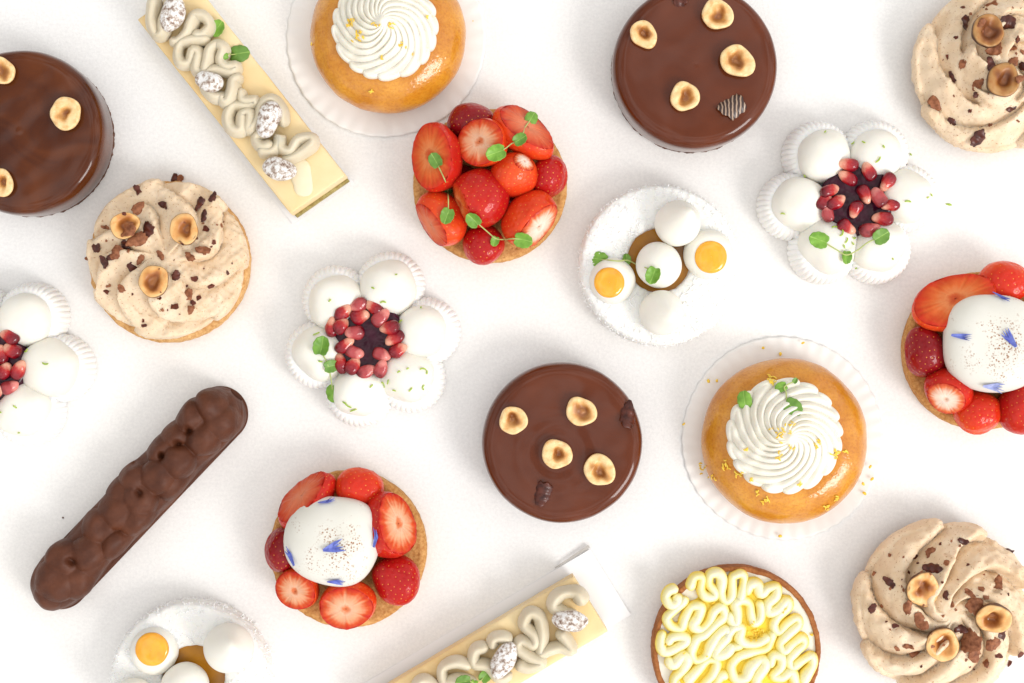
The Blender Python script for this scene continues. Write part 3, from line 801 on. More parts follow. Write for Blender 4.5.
def pomegranate_dessert(label, px, py, hole, angles, seeds, lime, leaves, seed, dist=52.5):
    th = Thing('pomegranate_dessert', label, 'dessert', px, py, 'white flower desserts filled with pomegranate', h=14)
    hc = th.at(hole[0], hole[1], 40); bc = th.at(hole[0], hole[1], 58)
    g = np.random.default_rng(seed)
    # fluted meringue petals round the well, each topped by a smooth dome
    nt, nr, ribs = 400, 44, 36
    for i, a in enumerate(angles):
        ar = math.radians(a); jr = dist + g.uniform(-2, 2)
        cx, cy = bc[0] + jr * math.cos(ar), bc[1] + jr * math.sin(ar)
        P = smooth_profile([(35.5, 0), (37, 3), (36.8, 14), (34.5, 24), (31, 30), (25, 33), (10, 34), (0.2, 34)], nr)[::-1]
        ang = np.linspace(0, 2 * PI, nt, endpoint=False)
        rib = (np.abs(np.sin(ang * ribs / 2)) ** 0.7)
        w = sm(20, 31, P[:, 0])[:, None]
        rr = P[:, 0][:, None] * (1 + 0.042 * (rib - .6) * w) * 0.91
        X = np.stack([rr * np.cos(ang), rr * np.sin(ang), np.repeat(P[:, 1][:, None], nt, 1)], 2)
        X[:, :, :2] += np.array([cx + 2 * math.cos(ar), cy + 2 * math.sin(ar)])
        V, F = surf(X, cap0=True, cap1=True)
        V[:, 2] += 0.35 * fnoise(V, 12, seed + i) * (V[:, 2] > 1)
        pt = th.add('meringue_petal', (V, F), 'meringue')
        d = g.uniform(26.5, 29.5)
        V, F, _ = blob(d, d, 24, 1.2, 17, seed + 50 + i, nt=80, nr=44)
        V[:, 2] = np.maximum(V[:, 2], -6)
        V = V + np.array([cx - 2.5 * math.cos(ar), cy - 2.5 * math.sin(ar), 29.0])
        th.add('cream_dome', (V, F), 'mousse', parent=pt)
    V, F = lathe([(0.2, 44), (14, 44), (25, 44.5), (32, 44), (35.5, 41), (36.5, 34), (34, 20)], nt=80, nr=30, noise=0.9, size=9, seed=seed)
    th.add('berry_coulis', (V + np.array([hc[0], hc[1], 0]), F), 'coulis')
    for i, s in enumerate(seeds):
        x, y, az = s[:3]
        p, n = th.hit(x, y)
        if n[2] < .5: n = n + np.array([0, 0, .6])
        q0 = th.at(x, y, 48); q0[2] = 48.0 - 0.002 * np.hypot(*(q0[:2] - hc[:2])) ** 2 + g.uniform(-.5, 2.5)
        nn = np.array([0, 0, 1.0]) + g.normal(size=3) * .18
        L = g.uniform(9.2, 10.8); W = g.uniform(5.9, 7.1)
        V, F, at = blob(L, W, W * .92, 0.45, 6, seed * 60 + i, nt=40, nr=26, power=0.9)
        V[:, 1] *= 1 - 0.22 * V[:, 0] / L; V[:, 2] *= 1 - 0.22 * V[:, 0] / L
        V = V @ basis(nn, math.radians(az)).T + q0
        th.add('pomegranate_seed', (V, F, {'a': 1 - at['a']}), 'aril_pink' if g.random() < .3 else 'aril', solid=False)
    for i, (x, y, L) in enumerate(lime): curl(th, x, y, L, seed * 80 + i, 'lime', 'lime_zest', w=0.85)
    for i, l in enumerate(leaves): sprig(th, l, seed * 9 + i)
    return th


def ribbon(th, pts, w, h, z, seed, zattr=None):
    P = np.array([th.at(x, y, z + h) for x, y in pts]); P[:, 2] = z
    g = np.random.default_rng(seed)
    P[:, 2] += g.uniform(-1.0, 1.6, len(P))
    return tube(P, w, h, n=24, step=1.2, seed=seed, wob=0.12, taper_len=6, zattr=zattr, drop=0.34)


def sugared_nut(th, px, py, a, b, az, seed):
    p, n = th.hit(px, py)
    V, F, _ = blob(a, b, b * .8, 0.6, 9, seed, nt=72, nr=48, rot=basis(n * .3 + np.array([0, 0, .7]), math.radians(az)))
    V[:, 2] += 0; V = V + np.random.default_rng(seed).normal(size=V.shape) * 0.05
    th.add('sugared_nut', (V + np.array([*p[:2], max(p[2], 46.0)]) + np.array([0, 0, b * .45]), F), 'sugar')


def slice_cake(label, corners, paths, nuts, leaves, seed, board, tail=None):
    """long bar: pistachio biscuit, yellow top, a piped ribbon along it"""
    A, B, C = [np.array(q, float) for q in corners]     # A-B long side, B-C the end, picture pixels at the top edge
    ctr = (A + C) / 2
    th = Thing('cream_slice', label, 'cake', ctr[0], ctr[1], 'long yellow cream slices', h=34)
    P = [th.at(*q, 34) for q in (A, B, C, A + C - B)]
    ex = P[1] - P[0]; L = np.linalg.norm(ex); ex /= L; ey = P[2] - P[1]; W = np.linalg.norm(ey); ey /= W
    o = (P[0] + P[2]) / 2

    def bar(z0, z1, gl, gw, rnd, noise, sd, size=6):
        nx, ny = 120, 34
        # closed cross-section swept along the bar, with end caps pulled in
        cs = []
        hw, hh = W / 2 + gw, (z1 - z0) / 2
        for t in np.linspace(0, 2 * PI, 96, endpoint=False):
            cx_, cz = math.cos(t), math.sin(t)
            k = 14.0
            m = (abs(cx_) ** k + abs(cz) ** k) ** (-1 / k)
            cs.append((cx_ * m * hw, cz * m * hh))
        cs = np.array(cs)
        xs = np.concatenate([[-1, -1], np.linspace(-1, 1, nx), [1, 1]]) * (L / 2 + gl)
        sc = np.concatenate([[0.02, 0.97], np.ones(nx), [0.97, 0.02]])
        sc[2] = 1; X = np.zeros((len(xs), 96, 3))
        for i, (x, s) in enumerate(zip(xs, sc)):
            q = o[:2][None, :] + ex[:2] * (x - (0.0)) + np.outer(cs[:, 0] * s, ey[:2])
            X[i, :, :2] = q; X[i, :, 2] = (z0 + z1) / 2 + cs[:, 1] * s
        f = fnoise(X.reshape(-1, 3), size, sd).reshape(X.shape[:2]) * noise
        X[:, :, 2] += f * (X[:, :, 2] > z0 + 1); X[:, :, :2] += (f[:, :, None]) * ey[:2] * 0.5
        V, F = surf(X, flip=True, cap0=True, cap1=True)
        return V, F
    th.add('pistachio_base', bar(1.2, 9, board[6] if len(board) > 6 else -2.0, -1.5 if len(board) > 6 else -4, 1, 0.8, seed + 1, 5), 'pistachio')
    th.add('sponge_layer', bar(9.2, 34, 0, -0.3, 3, 0.4, seed, 14), 'slice_cake')
    th.add('praline_ribbon', join(*[ribbon(th, p, 6.3, 9.5, 41, seed + 10 + i) for i, p in enumerate(paths)]), 'tan_cream')
    if tail:
        P2 = np.array([th.at(x, y, 36) for x, y in tail]); P2[:, 2] = 34.5
        th.add('cream_smear', tube(P2, 10, 2.4, n=20, step=1.4, seed=seed, taper_len=9), 'slice_pale')
    for i, (x, y, a, b, az) in enumerate(nuts): sugared_nut(th, x, y, a, b, az, seed * 10 + i)
    for i, l in enumerate(leaves): sprig(th, l, seed * 5 + i)
    # thin white card under the slice
    (gx0, gx1, gy0, gy1, lab, tab) = board[:6]
    cd = bpy.data.objects.new('cake_card', None)
    w = th.o
    def pt(a, b, z): return o + ex * a + ey * b + np.array([0, 0, z - o[2]])
    x0, x1, y0, y1 = -L / 2 - gx0, L / 2 + gx1, -W / 2 - gy0, W / 2 + gy1
    nx, ny = 40, 12
    top = np.array([[pt(x0 + (x1 - x0) * i / (nx - 1), y0 + (y1 - y0) * j / (ny - 1), 1.0 + 1.2 * abs(2 * i / (nx - 1) - 1) ** 6) for j in range(ny)] for i in range(nx)])
    V1, F1 = surf(top, closed=False, flip=True); V2, F2 = surf(top - np.array([0, 0, .7]), closed=False); k = len(V1)
    rim = [j for j in range(ny)] + [i * ny + ny - 1 for i in range(1, nx)] + [(nx - 1) * ny + j for j in range(ny - 2, -1, -1)] + [i * ny for i in range(nx - 2, 0, -1)]
    F = [f[::-1] for f in F1] + [[i + k for i in f[::-1]] for f in F2] + [[rim[i], rim[(i + 1) % len(rim)], k + rim[(i + 1) % len(rim)], k + rim[i]] for i in range(len(rim))]
    V = np.vstack([V1, V2])
    bpy.data.objects.remove(cd)
    e = bpy.data.objects.new('cake_card', None); COL.objects.link(e); e.empty_display_size = .01
    e.location = tuple(th.o * S); e['label'] = lab; e['category'] = 'card'; e['group'] = 'thin cards under the long slices'
    me = make_mesh('card_sheet', V, F, 'card', smooth=False); ob = bpy.data.objects.new('card_sheet', me); COL.objects.link(ob); ob.parent = e
    if tab:
        q = [th.at(x, y, 2.5) for x, y in tab]
        d = (q[1] - q[0]); Lt = np.linalg.norm(d); d /= Lt; nn = np.array([-d[1], d[0], 0])
        V = np.array([q[0] + d * Lt * t_ + nn * a_ * (.35 + 1.2 * t_) + np.array([0, 0, -.6 + 1.0 * t_ + z_]) for t_ in (0, 1) for a_, z_ in ((-1, 0), (1, 0), (1, 1.2), (-1, 1.2))])
        F = [[0, 1, 2, 3], [7, 6, 5, 4], [0, 4, 5, 1], [1, 5, 6, 2], [2, 6, 7, 3], [3, 7, 4, 0]]
        me = make_mesh('pull_tab', V, F, 'card_grey', smooth=False)
        ob = bpy.data.objects.new('pull_tab', me); COL.objects.link(ob); ob.parent = e
    return th


def zm(pts, f, ox, oy):
    return [(x / f + ox, y / f + oy) for x, y in pts]


def eclair():
    A, B = np.array([54.0, 585.0]), np.array([216.0, 415.0])     # centres of the two round ends in the photo
    c = (A + B) / 2
    th = Thing('eclair', 'long lumpy finger pastry coated in matt brown chocolate', 'eclair', c[0], c[1], h=24)
    a, b = th.at(A[0], A[1], 24), th.at(B[0], B[1], 24); a[2] = b[2] = 0
    ex = b - a; L = np.linalg.norm(ex); ex /= L; ey = np.array([-ex[1], ex[0], 0])
    W, H, nu, nv = 26.5, 44, 320, 150
    m = (a + b) / 2
    t = np.linspace(-L / 2 - W * .96, L / 2 + W * .96, nu)
    over = np.clip((np.abs(t) - L / 2) / (W), 0, 1)
    k = np.maximum(np.sqrt(1 - over ** 2), 0.03)
    ph = np.linspace(-0.02 * PI, 1.02 * PI, nv)
    cs, sn = np.cos(ph), np.sin(ph)
    X = np.zeros((nu, nv, 3)); U = np.zeros((nu, nv, 2))
    for i in range(nu):
        y = np.sign(cs) * np.abs(cs) ** 0.62 * W * k[i] * (1 + .03 * math.sin(t[i] * .05))
        z = np.where(sn > 0, np.abs(sn) ** 0.62, -np.abs(sn)) * H * (k[i] ** .5)
        U[i, :, 0] = t[i]; U[i, :, 1] = y
        X[i] = m + ex * t[i] + ey * y[:, None] + np.array([0, 0, 1]) * np.maximum(z, 0)[:, None]
    g = np.random.default_rng(5)
    zl = []
    lz = lambda x, y: (x / 2.53, y / 2.53 + 370)     # lumps traced from the photo
    for x, y, r, amp in [(530, 90, 34, 12), (470, 115, 36, 11), (555, 135, 38, 9), (505, 175, 36, 9), (430, 165, 30, 9), (395, 200, 34, 8), (445, 235, 38, 12), (395, 270, 40, 11), (330, 275, 34, 9), (290, 310, 30, 7), (345, 330, 40, 9), (430, 300, 34, 7), (285, 360, 38, 9), (340, 385, 40, 9), (240, 400, 36, 8), (290, 455, 38, 10), (215, 470, 40, 10), (155, 480, 40, 10), (130, 540, 44, 10), (195, 545, 40, 8), (235, 510, 34, 7), (105, 585, 34, 5)]:
        q = th.at(*lz(x, y), 48) - m
        zl.append((q @ ex, q @ ey, r / 2.53 * 1.22, amp * 0.85))
    bump = np.zeros((nu, nv))
    for x, y, r, amp in zl:
        d2 = ((U[:, :, 0] - x) ** 2 + (U[:, :, 1] - y) ** 2) / (r * r)
        bump = np.maximum(bump, amp * np.clip(1 - d2, 0, 1) ** 0.62)
    pit = np.zeros((nu, nv))
    for x, y in [(472, 152), (445, 188), (407, 220), (350, 312), (180, 488), (490, 75), (330, 245)]:
        q = th.at(*lz(x, y), 48) - m
        pit = np.maximum(pit, np.exp(-((U[:, :, 0] - q @ ex) ** 2 + (U[:, :, 1] - q @ ey) ** 2) / 9.0))
    up = sm(.25, .75, sn)[None, :]
    X += ey[None, None, :] * (np.sign(cs) * np.abs(cs) ** 0.6)[None, :, None] * (bump * 0.6 * sm(.05, .5, sn)[None, :])[:, :, None]
    X[:, :, 2] += up * (bump * 1.4 - 6 - 9 * pit + 0.7 * fnoise(X.reshape(-1, 3), 9, 3).reshape(nu, nv))
    s = fnoise(X.reshape(-1, 3), 26, 8).reshape(nu, nv)
    X += (ey * 1.3)[None, None, :] * s[:, :, None]
    V, F = surf(X, closed=False)
    th.add('chocolate_coating', (V, F), 'choc_matt')
    # thin chocolate foot that spread on the tray
    n = 90; ang = np.linspace(0, 2 * PI, n, endpoint=False)
    ring = []
    for q in ang:
        cx_ = math.copysign(L / 2, math.cos(q)) if abs(math.cos(q)) > 1e-9 else 0
        ring.append((cx_, q))
    rows = []
    for (w, z) in ((0.4, 3), (W - 1, 3.2), (W + 1.2, 2.2), (W + 1.4, .8), (W, 0)):
        rows.append([m + ex * (cx_ + w * math.cos(q)) + ey * (w * math.sin(q)) + np.array([0, 0, z]) for cx_, q in ring])
    th.add('chocolate_foot', surf(np.array(rows), cap0=True, cap1=True), 'choc_matt')


def lemon_tart():
    cx, cy, r = 735.5, 649, 83.5
    th = Thing('lemon_tart', 'round tart filled with looping pale lemon cream in a brown crust', 'tart', cx, cy, h=20)
    th.add('tart_crust', lathe([(r * .925, 12), (r * .93, 27), (r * .945, 28.6), (r * .975, 28.8), (r * .99, 27), (r * .995, 20), (r * .985, 6), (r * .97, 0)], nt=240, nr=60, noise=.6, size=6, seed=3), 'crust')
    th.add('white_ganache', lathe([(0.2, 26), (r * .5, 26), (r * .9, 26), (r * .935, 26.4), (r * .935, 18)], nt=120, nr=40, noise=.3, size=20, seed=4), 'ganache')
    V, F = lathe([(0.2, 29.4), (r * .5, 29.2), (r * .70, 28.6), (r * .78, 24.5)], nt=120, nr=40, noise=.5, size=12, seed=5, wob=.03)
    th.add('lemon_curd', (V, F), 'curd')
    l = lambda p: zm(p, 5.555, 645, 560)
    q = lambda p: zm(p, 5.552, 725, 560)
    paths = [
        l([(190, 165), (140, 175), (120, 215), (150, 255), (185, 235), (175, 190)]),
        l([(225, 205), (215, 240), (160, 290), (125, 330), (150, 375), (205, 385), (228, 325), (262, 268), (312, 268), (300, 322), (272, 368), (315, 392), (362, 350), (390, 290), (432, 268), (446, 318), (400, 362), (340, 418), (290, 448), (262, 520), (288, 565), (340, 545), (372, 480), (412, 420), (455, 392), (462, 432), (412, 490), (402, 535), (455, 520), (495, 470)]),
        l([(250, 175), (278, 105), (322, 105), (316, 170), (340, 208), (388, 210), (392, 180), (362, 140), (368, 88), (408, 78), (432, 112), (428, 190), (452, 235), (488, 205), (490, 110)]) + q([(62, 92), (96, 82), (112, 112), (98, 190), (84, 236)]),
        q([(128, 205), (142, 148), (182, 142), (205, 190), (245, 165), (290, 158), (288, 205), (245, 250), (250, 296), (300, 280), (345, 235), (352, 268), (300, 320), (276, 372), (305, 405), (352, 360), (402, 328), (412, 365), (345, 428), (312, 475), (335, 512), (385, 470), (432, 440), (445, 474), (400, 515), (362, 560), (380, 600), (435, 565), (485, 540), (492, 590), (455, 650), (440, 700)]),
        q([(22, 290), (40, 345), (68, 355), (70, 290), (62, 250), (100, 228), (140, 250), (150, 310), (165, 355), (200, 330), (205, 265), (180, 235)]),
        l([(105, 395), (92, 470), (112, 515), (170, 500), (232, 455), (205, 430), (150, 440), (125, 480)]),
        l([(120, 545), (160, 585), (212, 540), (238, 560), (212, 620), (170, 665), (160, 720)]),
        l([(225, 690), (290, 625), (352, 565), (402, 575), (385, 640), (335, 700), (350, 740), (400, 690), (430, 650), (470, 660)]),
        q([(5, 440), (50, 385), (95, 385), (85, 440), (120, 470), (190, 468), (255, 425)]),
        q([(2, 505), (60, 490), (110, 480)]),
        q([(272, 395), (262, 450), (235, 500), (150, 520), (80, 545), (40, 600), (62, 665), (118, 660), (150, 600), (205, 560), (228, 590), (180, 670), (200, 720)]),
        q([(255, 610), (272, 540), (318, 548), (318, 600), (275, 650), (320, 660), (370, 630), (395, 680), (380, 730)]),
    ]
    g = np.random.default_rng(4)
    for row, y in enumerate((700, 713)):
        half = math.sqrt(max(0, 68 ** 2 - (y - cy) ** 2)); x = cx - half; p = []; s = 1
        while x < cx + half: p.append((x, y + s * 6 + g.normal())); s = -s; x += 7
        paths.append(p)
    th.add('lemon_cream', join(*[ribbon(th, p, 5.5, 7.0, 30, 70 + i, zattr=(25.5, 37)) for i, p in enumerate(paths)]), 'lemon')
    for i, (x, y, n, sp) in enumerate([(757, 633, 22, 5.0), (714, 604, 3, 2), (752, 622, 5, 3), (783, 612, 2, 3), (665, 646, 2, 2), (752, 656, 2, 2), (811, 634, 2, 1.5), (700, 655, 3, 6)]):
        for j in range(n): curl(th, x + g.normal() * sp, y + g.normal() * sp * .8, g.uniform(2, 4), 900 + i * 30 + j, 'zest', 'lemon_zest', w=.8)


def build():
    build_materials(); setting()
    # --- chocolate cakes
    chocolate_cake('dark shiny chocolate glazed cake at the picture edge above a hazelnut cream tart', 24.5, 133, 83,
                   [(3, 72, 12.5), (68, 115, 15), (3, 183, 13)], [], 1, 'glaze_gold')
    chocolate_cake('chocolate glazed cake with one striped shard beside its hazelnuts', 694.5, 67.5, 83,
                   [(643, 35.5, 13.5), (716.5, 16, 14.5), (736, 62.5, 16.5), (684, 98, 14.5)],
                   [(732.5, 107, 14.5, 11.5, 5, 35, 'shard_striped', .1), (680, 1, 8, 6, 3, 0, 'husk', .1)], 2)
    chocolate_cake('glossy chocolate cake with four hazelnuts and two dark shards, beside the large golden cake', 562, 442.5, 81,
                   [(513.7, 420, 14), (581, 411.7, 14), (556.8, 454, 14.5), (599, 469.6, 14.5)],
                   [(628.5, 415.5, 13, 8, 4, 70, 'husk', .35), (541.5, 493, 13.5, 8.5, 4.5, 75, 'husk', .15)], 3, ripple=(556.8, 454), foot=.985)
    # --- hazelnut cream tarts
    z = lambda p: [(x / 3.414 + 60, y / 3.414 + 160, r) for x, y, r in p]
    fl = z([(268, 165, 7), (390, 70, 7), (412, 62, 4.5), (265, 102, 6), (352, 155, 6), (475, 148, 7), (522, 127, 5.5), (490, 190, 5.5), (155, 230, 4.5), (125, 298, 5), (265, 272, 11), (300, 238, 8), (235, 240, 8), (195, 315, 7), (150, 350, 6), (175, 330, 5), (225, 290, 6), (255, 372, 7), (275, 340, 5), (212, 438, 5), (398, 395, 5.5), (460, 405, 4), (488, 310, 7), (445, 330, 6), (518, 430, 4.5), (440, 458, 5.5), (473, 470, 4.5), (448, 512, 5.5), (392, 500, 4.5), (455, 490, 3.5), (285, 565, 3.5), (92, 336, 3), (572, 384, 3), (550, 222, 3), (527, 280, 3.5), (345, 325, 5), (500, 235, 4), (160, 450, 4)])
    nut_tart('hazelnut cream tart with three nuts and flat smeared cream, below the dark chocolate cake', 170.5, 262, 79.5,
             dict(mesh=rosette(72, 40, 7, -0.26, 17, zedge=16, skew=.42, scal=.07, seed=3, noise=1.5, irr=.30, low=.2, pw=2.2), px=167, py=259),
             [(126.8, 226, 13.5, .2, 0.5, 4), (186.5, 229.4, 15, .15, 1.5, 5), (156.7, 281.6, 15, .2, 1.2, 4)], fl, 21, False, 34)
    z = lambda p: [(x / 4.018 + 884, y / 4.018, r) for x, y, r in p]
    fl = z([(375, 560, 10), (213, 415, 9), (275, 308, 5.5), (328, 92, 6.5), (430, 17, 6), (268, 495, 7.5), (510, 440, 5.5), (440, 200, 8), (495, 95, 9), (372, 340, 6.5), (428, 258, 7), (510, 195, 5), (535, 160, 4), (520, 248, 5), (312, 262, 5), (555, 270, 5), (545, 320, 6), (318, 30, 3), (290, 152, 3), (345, 445, 3), (430, 505, 3), (255, 230, 3), (555, 210, 4), (372, 380, 5), (390, 92, 5)])
    nut_tart('hazelnut cream tart at the picture edge above the pomegranate flower, brown nut slices on top', 998, 70, 79,
             dict(mesh=rosette(75, 40, 5, 0.55, 15, zedge=15, skew=.40, scal=.07, seed=8, noise=1.6, irr=.28, tier=9, tu=.56, low=.12, pw=1.9), px=996, py=70),
             [(983.5, 33, 15.5, .2, 1.0, 8), (1000.5, 81, 15.5, .05, .5, 3)], fl + [(1040, 60, 7), (1050, 100, 6), (1035, 30, 5)], 22, False, 30)
    z = lambda p: [(x / 3.95 + 844, y / 3.95 + 510, r) for x, y, r in p]
    fl = z([(340, 168, 6), (345, 225, 9), (175, 285, 6.5), (110, 388, 5), (250, 385, 8), (300, 440, 8), (470, 122, 5), (605, 285, 7.5), (650, 158, 5), (495, 325, 5.5), (540, 313, 4.5), (400, 335, 5), (430, 375, 4), (490, 515, 13), (520, 380, 10), (620, 490, 7), (515, 570, 8), (590, 530, 8), (460, 470, 6), (285, 560, 8), (250, 540, 5), (210, 545, 4), (565, 600, 5), (655, 605, 4), (285, 185, 4), (180, 180, 3), (120, 250, 3), (700, 570, 4), (610, 575, 4), (405, 210, 4), (200, 460, 4), (560, 345, 4)])
    nut_tart('deeply swirled hazelnut cream tart with three roasted nuts, beside the lemon cream tart', 941, 609, 80,
             dict(mesh=rosette(80, 50, 8, 0.36, 25, zedge=18, skew=.48, scal=.09, seed=5, noise=1.6, irr=.24, low=.16, pw=1.8), px=942, py=609),
             [(920.7, 588.5, 16, .3, 5.0, 2), (990, 617.6, 16.5, .45, 4.2, 3), (938, 642, 16.5, .3, 4.6, 7)], fl, 23, False, 36)

    # --- strawberry tart with herb sprigs
    th = Thing('strawberry_tart', 'tart heaped with cut strawberries and small herb sprigs, no cream', 'tart', 490, 186, 'round strawberry tarts', h=14)
    tart_base(th, 76, 31)
    z = lambda x, y: (x / 3.595 + 390, y / 3.595 + 90)
    for i, (x, y, h, a, b, dp, tl, az, sk, fs, pt, ro, bu) in enumerate([
        (290, 118, 36, 23, 17, 27, 155, 75, 'berry_dark', 'flesh_ring', .15, 10, 1.06),
        (178, 243, 46, 32, 24, 34, 34, 178, 'berry_red', 'flesh_orange', .08, 98, 1.06),
        (340, 196, 52, 23.5, 23, 30, 22, 165, 'berry_orange', 'flesh_ring', .0, 20, 1.04),
        (478, 158, 44, 31, 20, 26, 44, 52, 'berry_orange', 'flesh_pink', .15, -40, 1.12),
        (450, 298, 50, 11, 10.5, 42, 46, 48, 'berry_orange', 'flesh_white', .05, 0, 2.1),
        (568, 310, 36, 16, 20, 29, 150, 20, 'berry_red', 'flesh_ring', .1, 0, 1.06),
        (322, 386, 50, 22, 19, 48, 74, 200, 'berry_red', 'flesh_orange', .12, 105, 1.32),
        (498, 460, 44, 26, 19, 38, 58, -42, 'berry_orange', 'flesh_white', .1, 48, 1.18),
        (188, 460, 40, 24, 18, 36, 62, 215, 'berry_orange', 'flesh_pink', .1, 125, 1.2),
        (335, 550, 34, 19.5, 19, 27, 168, 270, 'berry_red', 'flesh_ring', .0, 0, 1.05),
        (262, 330, 28, 15, 15, 22, 150, 100, 'berry_dark', 'flesh_ring', .0, 0, 1.05),
        (425, 420, 26, 15, 15, 20, 150, 100, 'berry_dark', 'flesh_ring', .0, 0, 1.05),
    ]):
        k = dict(skin=sk, flesh=fs, point=pt, roll=ro, seed=100 + i, bulge=bu)
        px, py = z(x, y); strawberry(th, px, py, h, a, b, dp, tl, az, **k)
    sprig(th, [(*z(168, 262), 7.5, 120), (*z(210, 360), 5.5, 200), (*z(208, 445), 8.0, 250)], 5)
    sprig(th, [(*z(392, 222), 9.5, 200), (*z(462, 182), 7, 30), (*z(505, 108), 7.5, 60)], 9)
    sprig(th, [(*z(305, 470), 8.0, 130), (*z(378, 538), 5, 250), (*z(470, 536), 9.0, 350)], 13)

    # --- strawberry tarts with a dusted white dome
    th = Thing('strawberry_tart', 'strawberry tart with dusted white dome, between the chocolate finger and yellow slice', 'tart', 348.5, 549, 'round strawberry tarts', h=14)
    tart_base(th, 77.5, 32)
    z = lambda x, y: (x / 3.595 + 250, y / 3.595 + 455)
    for i, (x, y, h, a, b, dp, tl, az, sk, fs, pt, ro, bu) in enumerate([
        (212, 166, 40, 31, 21, 26, 54, 135, 'berry_red', 'flesh_pink', .25, 50, 1.12),
        (392, 126, 40, 23, 20, 25, 155, 90, 'berry_orange', 'flesh_ring', .1, 10, 1.06),
        (492, 255, 44, 30, 23, 40, 46, 18, 'berry_red', 'flesh_ring', .10, 102, 1.10),
        (522, 446, 38, 22, 24, 29, 165, 330, 'berry_red', 'flesh_ring', .1, 40, 1.06),
        (354, 528, 40, 27, 23, 29, 24, 255, 'berry_orange', 'flesh_ring', .05, 20, 1.05),
        (180, 474, 36, 21.5, 20, 26, 24, 215, 'berry_orange', 'flesh_ring', .05, 0, 1.05),
        (125, 340, 34, 17, 21, 26, 150, 200, 'berry_dark', 'flesh_ring', .1, 0, 1.05),
    ]):
        k = dict(skin=sk, flesh=fs, point=pt, roll=ro, seed=200 + i, bulge=bu)
        px, py = z(x, y); strawberry(th, px, py, h, a, b, dp, tl, az, **k)
    dome(th, *z(298, 316), 47.5, 45.5, 41)
    for i, (x, y, L, az, pale, wd) in enumerate([(275, 170, 16, 20, 0, .5), (300, 332, 20, 15, 0, .8), (455, 296, 19, 70, 0, .35), (148, 362, 20, 128, 0, .4), (310, 452, 17, -5, 0, .6)]):
        petal_blue(th, *z(x, y), L, az, 40 + i, bool(pale), wd)
    th = Thing('strawberry_tart', 'strawberry tart with speckled white dome at the picture edge, beside the large golden cake', 'tart', 982, 351, 'round strawberry tarts', h=14)
    tart_base(th, 78, 33)
    z = lambda x, y: (x / 3.794 + 884, y / 3.794 + 260)
    for i, (x, y, h, a, b, dp, tl, az, sk, fs, pt, ro, bu) in enumerate([
        (268, 165, 42, 40, 25.5, 26, 26, 115, 'berry_orange', 'flesh_orange', .12, 22, 1.05),
        (458, 92, 38, 25, 20, 26, 150, 70, 'berry_orange', 'flesh_ring', .1, 10, 1.05),
        (168, 350, 36, 20, 25, 28, 155, 170, 'berry_dark', 'flesh_ring', .1, 10, 1.05),
        (244, 494, 40, 19, 17, 36, 40, 235, 'berry_red', 'flesh_white', .05, 150, 1.25),
        (362, 572, 36, 23, 20, 28, 150, 250, 'berry_orange', 'flesh_ring', .1, 10, 1.05),
        (522, 552, 40, 24, 20, 36, 56, -20, 'berry_red', 'flesh_ring', .1, 70, 1.15),
        (640, 200, 38, 21, 21, 25, 150, 10, 'berry_red', 'flesh_ring', .1, 70, 1.05),
        (650, 380, 38, 24, 20, 25, 40, 0, 'berry_orange', 'flesh_ring', .1, 70, 1.05),
    ]):
        k = dict(skin=sk, flesh=fs, point=pt, roll=ro, seed=300 + i, bulge=bu)
        px, py = z(x, y); strawberry(th, px, py, h, a, b, dp, tl, az, **k)
    dome(th, *z(424, 317), 51.5, 50.5, 42)
    for i, (x, y, L, az, pale, wd) in enumerate([(447, 145, 20, -50, 0, .35), (295, 290, 19, -8, 0, .45), (475, 298, 20, 125, 0, .6), (415, 478, 20, -5, 1, .8)]):
        petal_blue(th, *z(x, y), L, az, 60 + i, bool(pale), wd)

    # --- golden cakes on paper
    z = lambda p: [(x / 3.414 + 256, y / 3.414, n, s) for x, y, n, s in p]
    baba('golden syrup cake cut off by the picture edge, above the heaped strawberry tart', 387.5, 35, 78, 385, 27, 49,
         (386, 36, 100, 40, 'translucent white paper disc under the golden cake beside the heaped strawberry tart'),
         z([(325, 75, 7, 2.2), (350, 125, 8, 2.4), (460, 85, 3, 2), (495, 150, 3, 1.6), (430, 195, 2, 1), (410, 85, 2, 2), (535, 185, 1, 1), (585, 58, 1, 1), (395, 310, 2, 1), (195, 150, 1, 1)]), [], 51, 0.42)
    z = lambda p: [(x / 3.1045 + 670, y / 3.1045 + 330, n, s) for x, y, n, s in p]
    zz = lambda x, y: (x / 3.1045 + 670, y / 3.1045 + 330)
    baba('large golden syrup cake with herb leaves on its cream, beside the glossy chocolate cake', 785, 441, 83, 784.5, 436, 53.5,
         (782.5, 438, 101, 44, 'white pleated paper disc under the large golden cake with herb leaves'),
         z([(315, 160, 7, 2.4), (340, 320, 8, 4), (375, 300, 3, 3), (455, 350, 5, 2), (510, 385, 7, 2.2), (235, 370, 2, 1), (335, 390, 3, 2), (400, 478, 2, 1), (300, 525, 4, 2), (215, 450, 3, 1.8), (175, 420, 4, 2.5), (140, 455, 3, 2), (98, 420, 4, 3), (270, 505, 2, 1), (490, 545, 3, 2), (545, 375, 2, 1.2), (515, 520, 2, 1.5), (370, 362, 2, 1.5), (252, 463, 2, .8)]),
         [[(*zz(232, 225), 8.5, 100)], [(*zz(385, 160), 3.0, 60), (*zz(350, 175), 6.0, 200), (*zz(372, 234), 9.5, 320)]], 52, 0.42)
